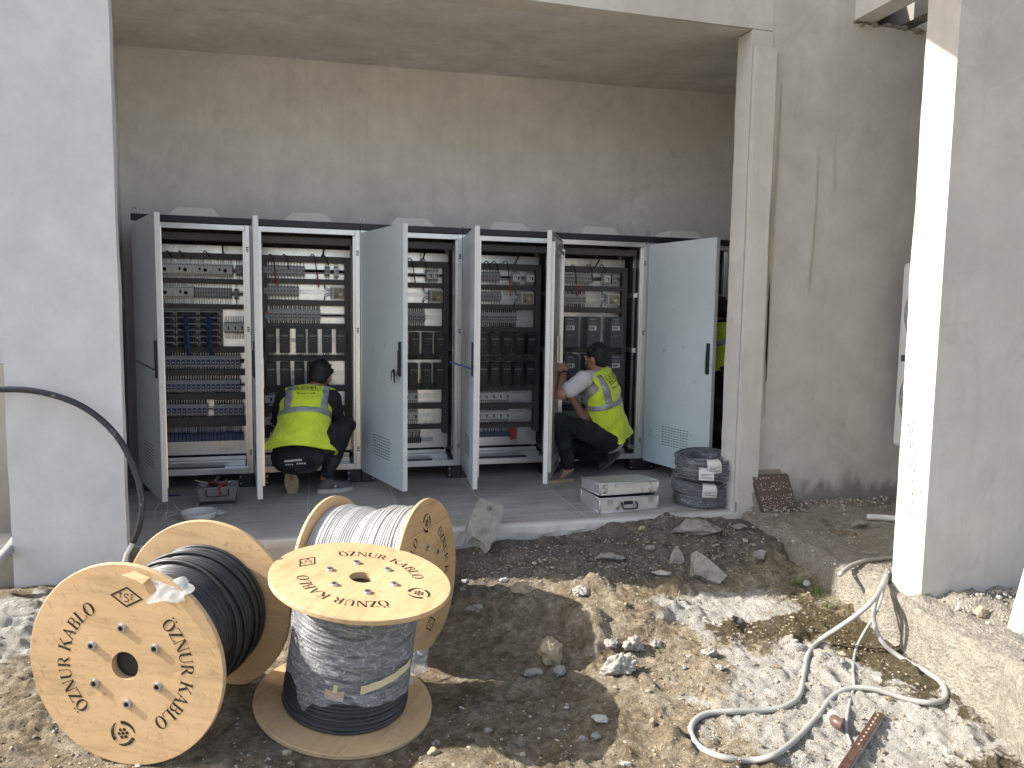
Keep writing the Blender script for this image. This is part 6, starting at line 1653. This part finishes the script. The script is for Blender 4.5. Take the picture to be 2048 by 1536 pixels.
# cigarette end
p = gp(929, 1420); t = empty('cigarette_end', (p.x, p.y, p.z+.006), 'discarded cigarette end on the dirt right of the upright reel', 'cigarette end', None, R(-48))
MB().cyl((-.026, 0, 0), (-.001, 0, 0), .0038, 10).build('paper', 'butt_white', t); MB().cyl((0, 0, 0), (.014, 0, 0), .0039, 10).build('filter', 'butt_orange', t)
# twig casting a thin shadow
p = gp(1357, 1200); o = MB().tube([(0, 0, -.01), (.004, 0, .05)], .003, 6).build('peg', 'twig'); o.location = p; tag(o, 'short upright splinter of wood in the sunlit dirt', 'splinter')

# grass tufts
def tuft(px, py, n, h, label, seed, spread=.03, at=None):
    rs = random.Random(seed); p = at or gp(px, py); m = MB()
    for i in range(n):
        a = rs.uniform(0, 6.28); r0 = rs.uniform(0, spread); l = h*rs.uniform(.5, 1.1); lean = rs.uniform(.1, .9); w = rs.uniform(.0010, .0022)
        b0 = V((r0*math.cos(a), r0*math.sin(a), -.004)); dr = V((math.cos(a+rs.uniform(-.6, .6)), math.sin(a+rs.uniform(-.6, .6)), 0)); sd_ = V((-dr.y, dr.x, 0))*w
        L = []
        for j in range(5):
            u = j/4; q = b0+V((0, 0, l*u*(1-.25*lean*u)))+dr*l*lean*u*u*.7; L += [q-sd_*(1-u*.9), q+sd_*(1-u*.9)]
        m.add(L, [(2*j, 2*j+1, 2*j+3, 2*j+2) for j in range(4)])
    o = m.build('grass_tuft', 'grass_blade'); o.location = (p[0], p[1], p[2]); return tag(o, label, 'grass tuft', 'small grass tufts in the dirt')
tuft(1590, 1172, 46, .085, 'grass tuft nearest the shade line at the foot of the ledge', 1, .05)
tuft(1638, 1190, 60, .090, 'thickest grass tuft against the ledge, right of the pale stone', 2, .05)
tuft(1655, 1215, 30, .06, 'low grass tuft just below the thickest one', 3, .04)
tuft(1320, 1306, 12, .05, 'tiny green sprout right of the mortar lumps', 4, .008)
tuft(1340, 1360, 9, .045, 'faint green sprout below the tiny one', 5, .012)
tuft(1140, 1212, 12, .03, 'little green weed at the edge of the reel shadow', 6, .02)

# gravel and crumbs: far too many to count
def gravel(n, seed):
    rs = np.random.default_rng(seed); vs = []; fs = []; ms = []
    base = [(1, 0, 0), (-1, 0, 0), (0, 1, 0), (0, -1, 0), (0, 0, 1), (0, 0, -1)]
    # subdivided octahedron directions
    D = [np.array(b_, float) for b_ in base]; F = [(0, 2, 4), (2, 1, 4), (1, 3, 4), (3, 0, 4), (2, 0, 5), (1, 2, 5), (3, 1, 5), (0, 3, 5)]
    cache = {}; G = []
    def mid(a, b_):
        k_ = (min(a, b_), max(a, b_))
        if k_ not in cache:
            d_ = D[a]+D[b_]; D.append(d_/np.linalg.norm(d_)); cache[k_] = len(D)-1
        return cache[k_]
    for a, b_, c in F:
        x, y, z = mid(a, b_), mid(b_, c), mid(c, a); G += [(a, x, z), (x, b_, y), (z, y, c), (x, y, z)]
    D = np.array(D)
    X = []; 
    while len(X) < n:
        u = rs.random()
        if u < .30: x, y = rs.uniform(-.7, 3.9), rs.uniform(-3.9, -1.46)
        elif u < .45: x, y = rs.uniform(2.2, 4.0), rs.uniform(-2.0, -1.46)
        elif u < .62: x, y = rs.uniform(2.0, 3.9), rs.normal(-1.98, .12)
        elif u < .76: x, y = rs.normal(.0, .35), rs.normal(-3.3, .3)
        elif u < .86: x, y = rs.normal(2.0, .7), rs.normal(-3.6, .3)
        else: x, y = rs.uniform(2.6, 3.8), rs.uniform(-3.8, -2.4)
        if math.hypot(x-1.372, y+2.87) < .385: continue
        X.append((x, y))
    X = np.array(X); Z = zg(X[:, 0], X[:, 1])
    for (x, y), z in zip(X, Z):
        s = .0020+.0045*rs.random()**2.4+(.009*rs.random() if rs.random() < .035 else 0)
        sc = np.array([s*rs.uniform(.8, 1.5), s*rs.uniform(.7, 1.2), s*rs.uniform(.5, .9)]); Q = D*(1+rs.uniform(-.22, .22, (len(D), 1)))*sc
        c_, s_ = math.cos(rs.random()*6.28), math.sin(rs.random()*6.28)
        Q = np.stack([Q[:, 0]*c_-Q[:, 1]*s_, Q[:, 0]*s_+Q[:, 1]*c_, Q[:, 2]], 1)+np.array([x, y, z+sc[2]*.35])
        k_ = len(vs); vs += Q.tolist(); fs += [(a+k_, b_+k_, c+k_) for a, b_, c in G]; mi = int(rs.choice(4, p=[.42, .33, .20, .05])); ms += [mi]*len(G)
    m = MB(); m.v = vs; m.f = fs; m.m = ms; return m
o = gravel(12000, 5).build('gravel', ['gravel_brown', 'gravel_tan', 'gravel_grey', 'gravel_pale']); tag(o, kind='stuff')
m = MB()     # crumbs on the ledge by the wall foot
rs = np.random.default_rng(3)
for i in range(900):
    if i < 420: x, y = rs.uniform(4.1, 5.4), rs.normal(-3.16, .07)
    elif i < 700: x, y = rs.uniform(4.2, 5.3), rs.normal(-1.47, .05)
    else: x, y = rs.uniform(3.95, 5.0), rs.uniform(-2.8, -1.45)
    s = rs.uniform(.003, .009)+(.008 if rs.random() < .06 else 0)
    h = .04*math.exp(-((y+3.16)/.13)**2)*min(1, max(0, (x-4)/.2))+.045*math.exp(-((y+1.42)/.1)**2)
    m.mat(int(rs.integers(0, 3))).ell((x, y, h+.002), (s, 0, 0), (0, s*rs.uniform(.6, 1), 0), (0, 0, s*.7), 6, 4)
o = m.build('rubble_crumbs', ['gravel_tan', 'gravel_grey', 'gravel_pale']); tag(o, kind='stuff')
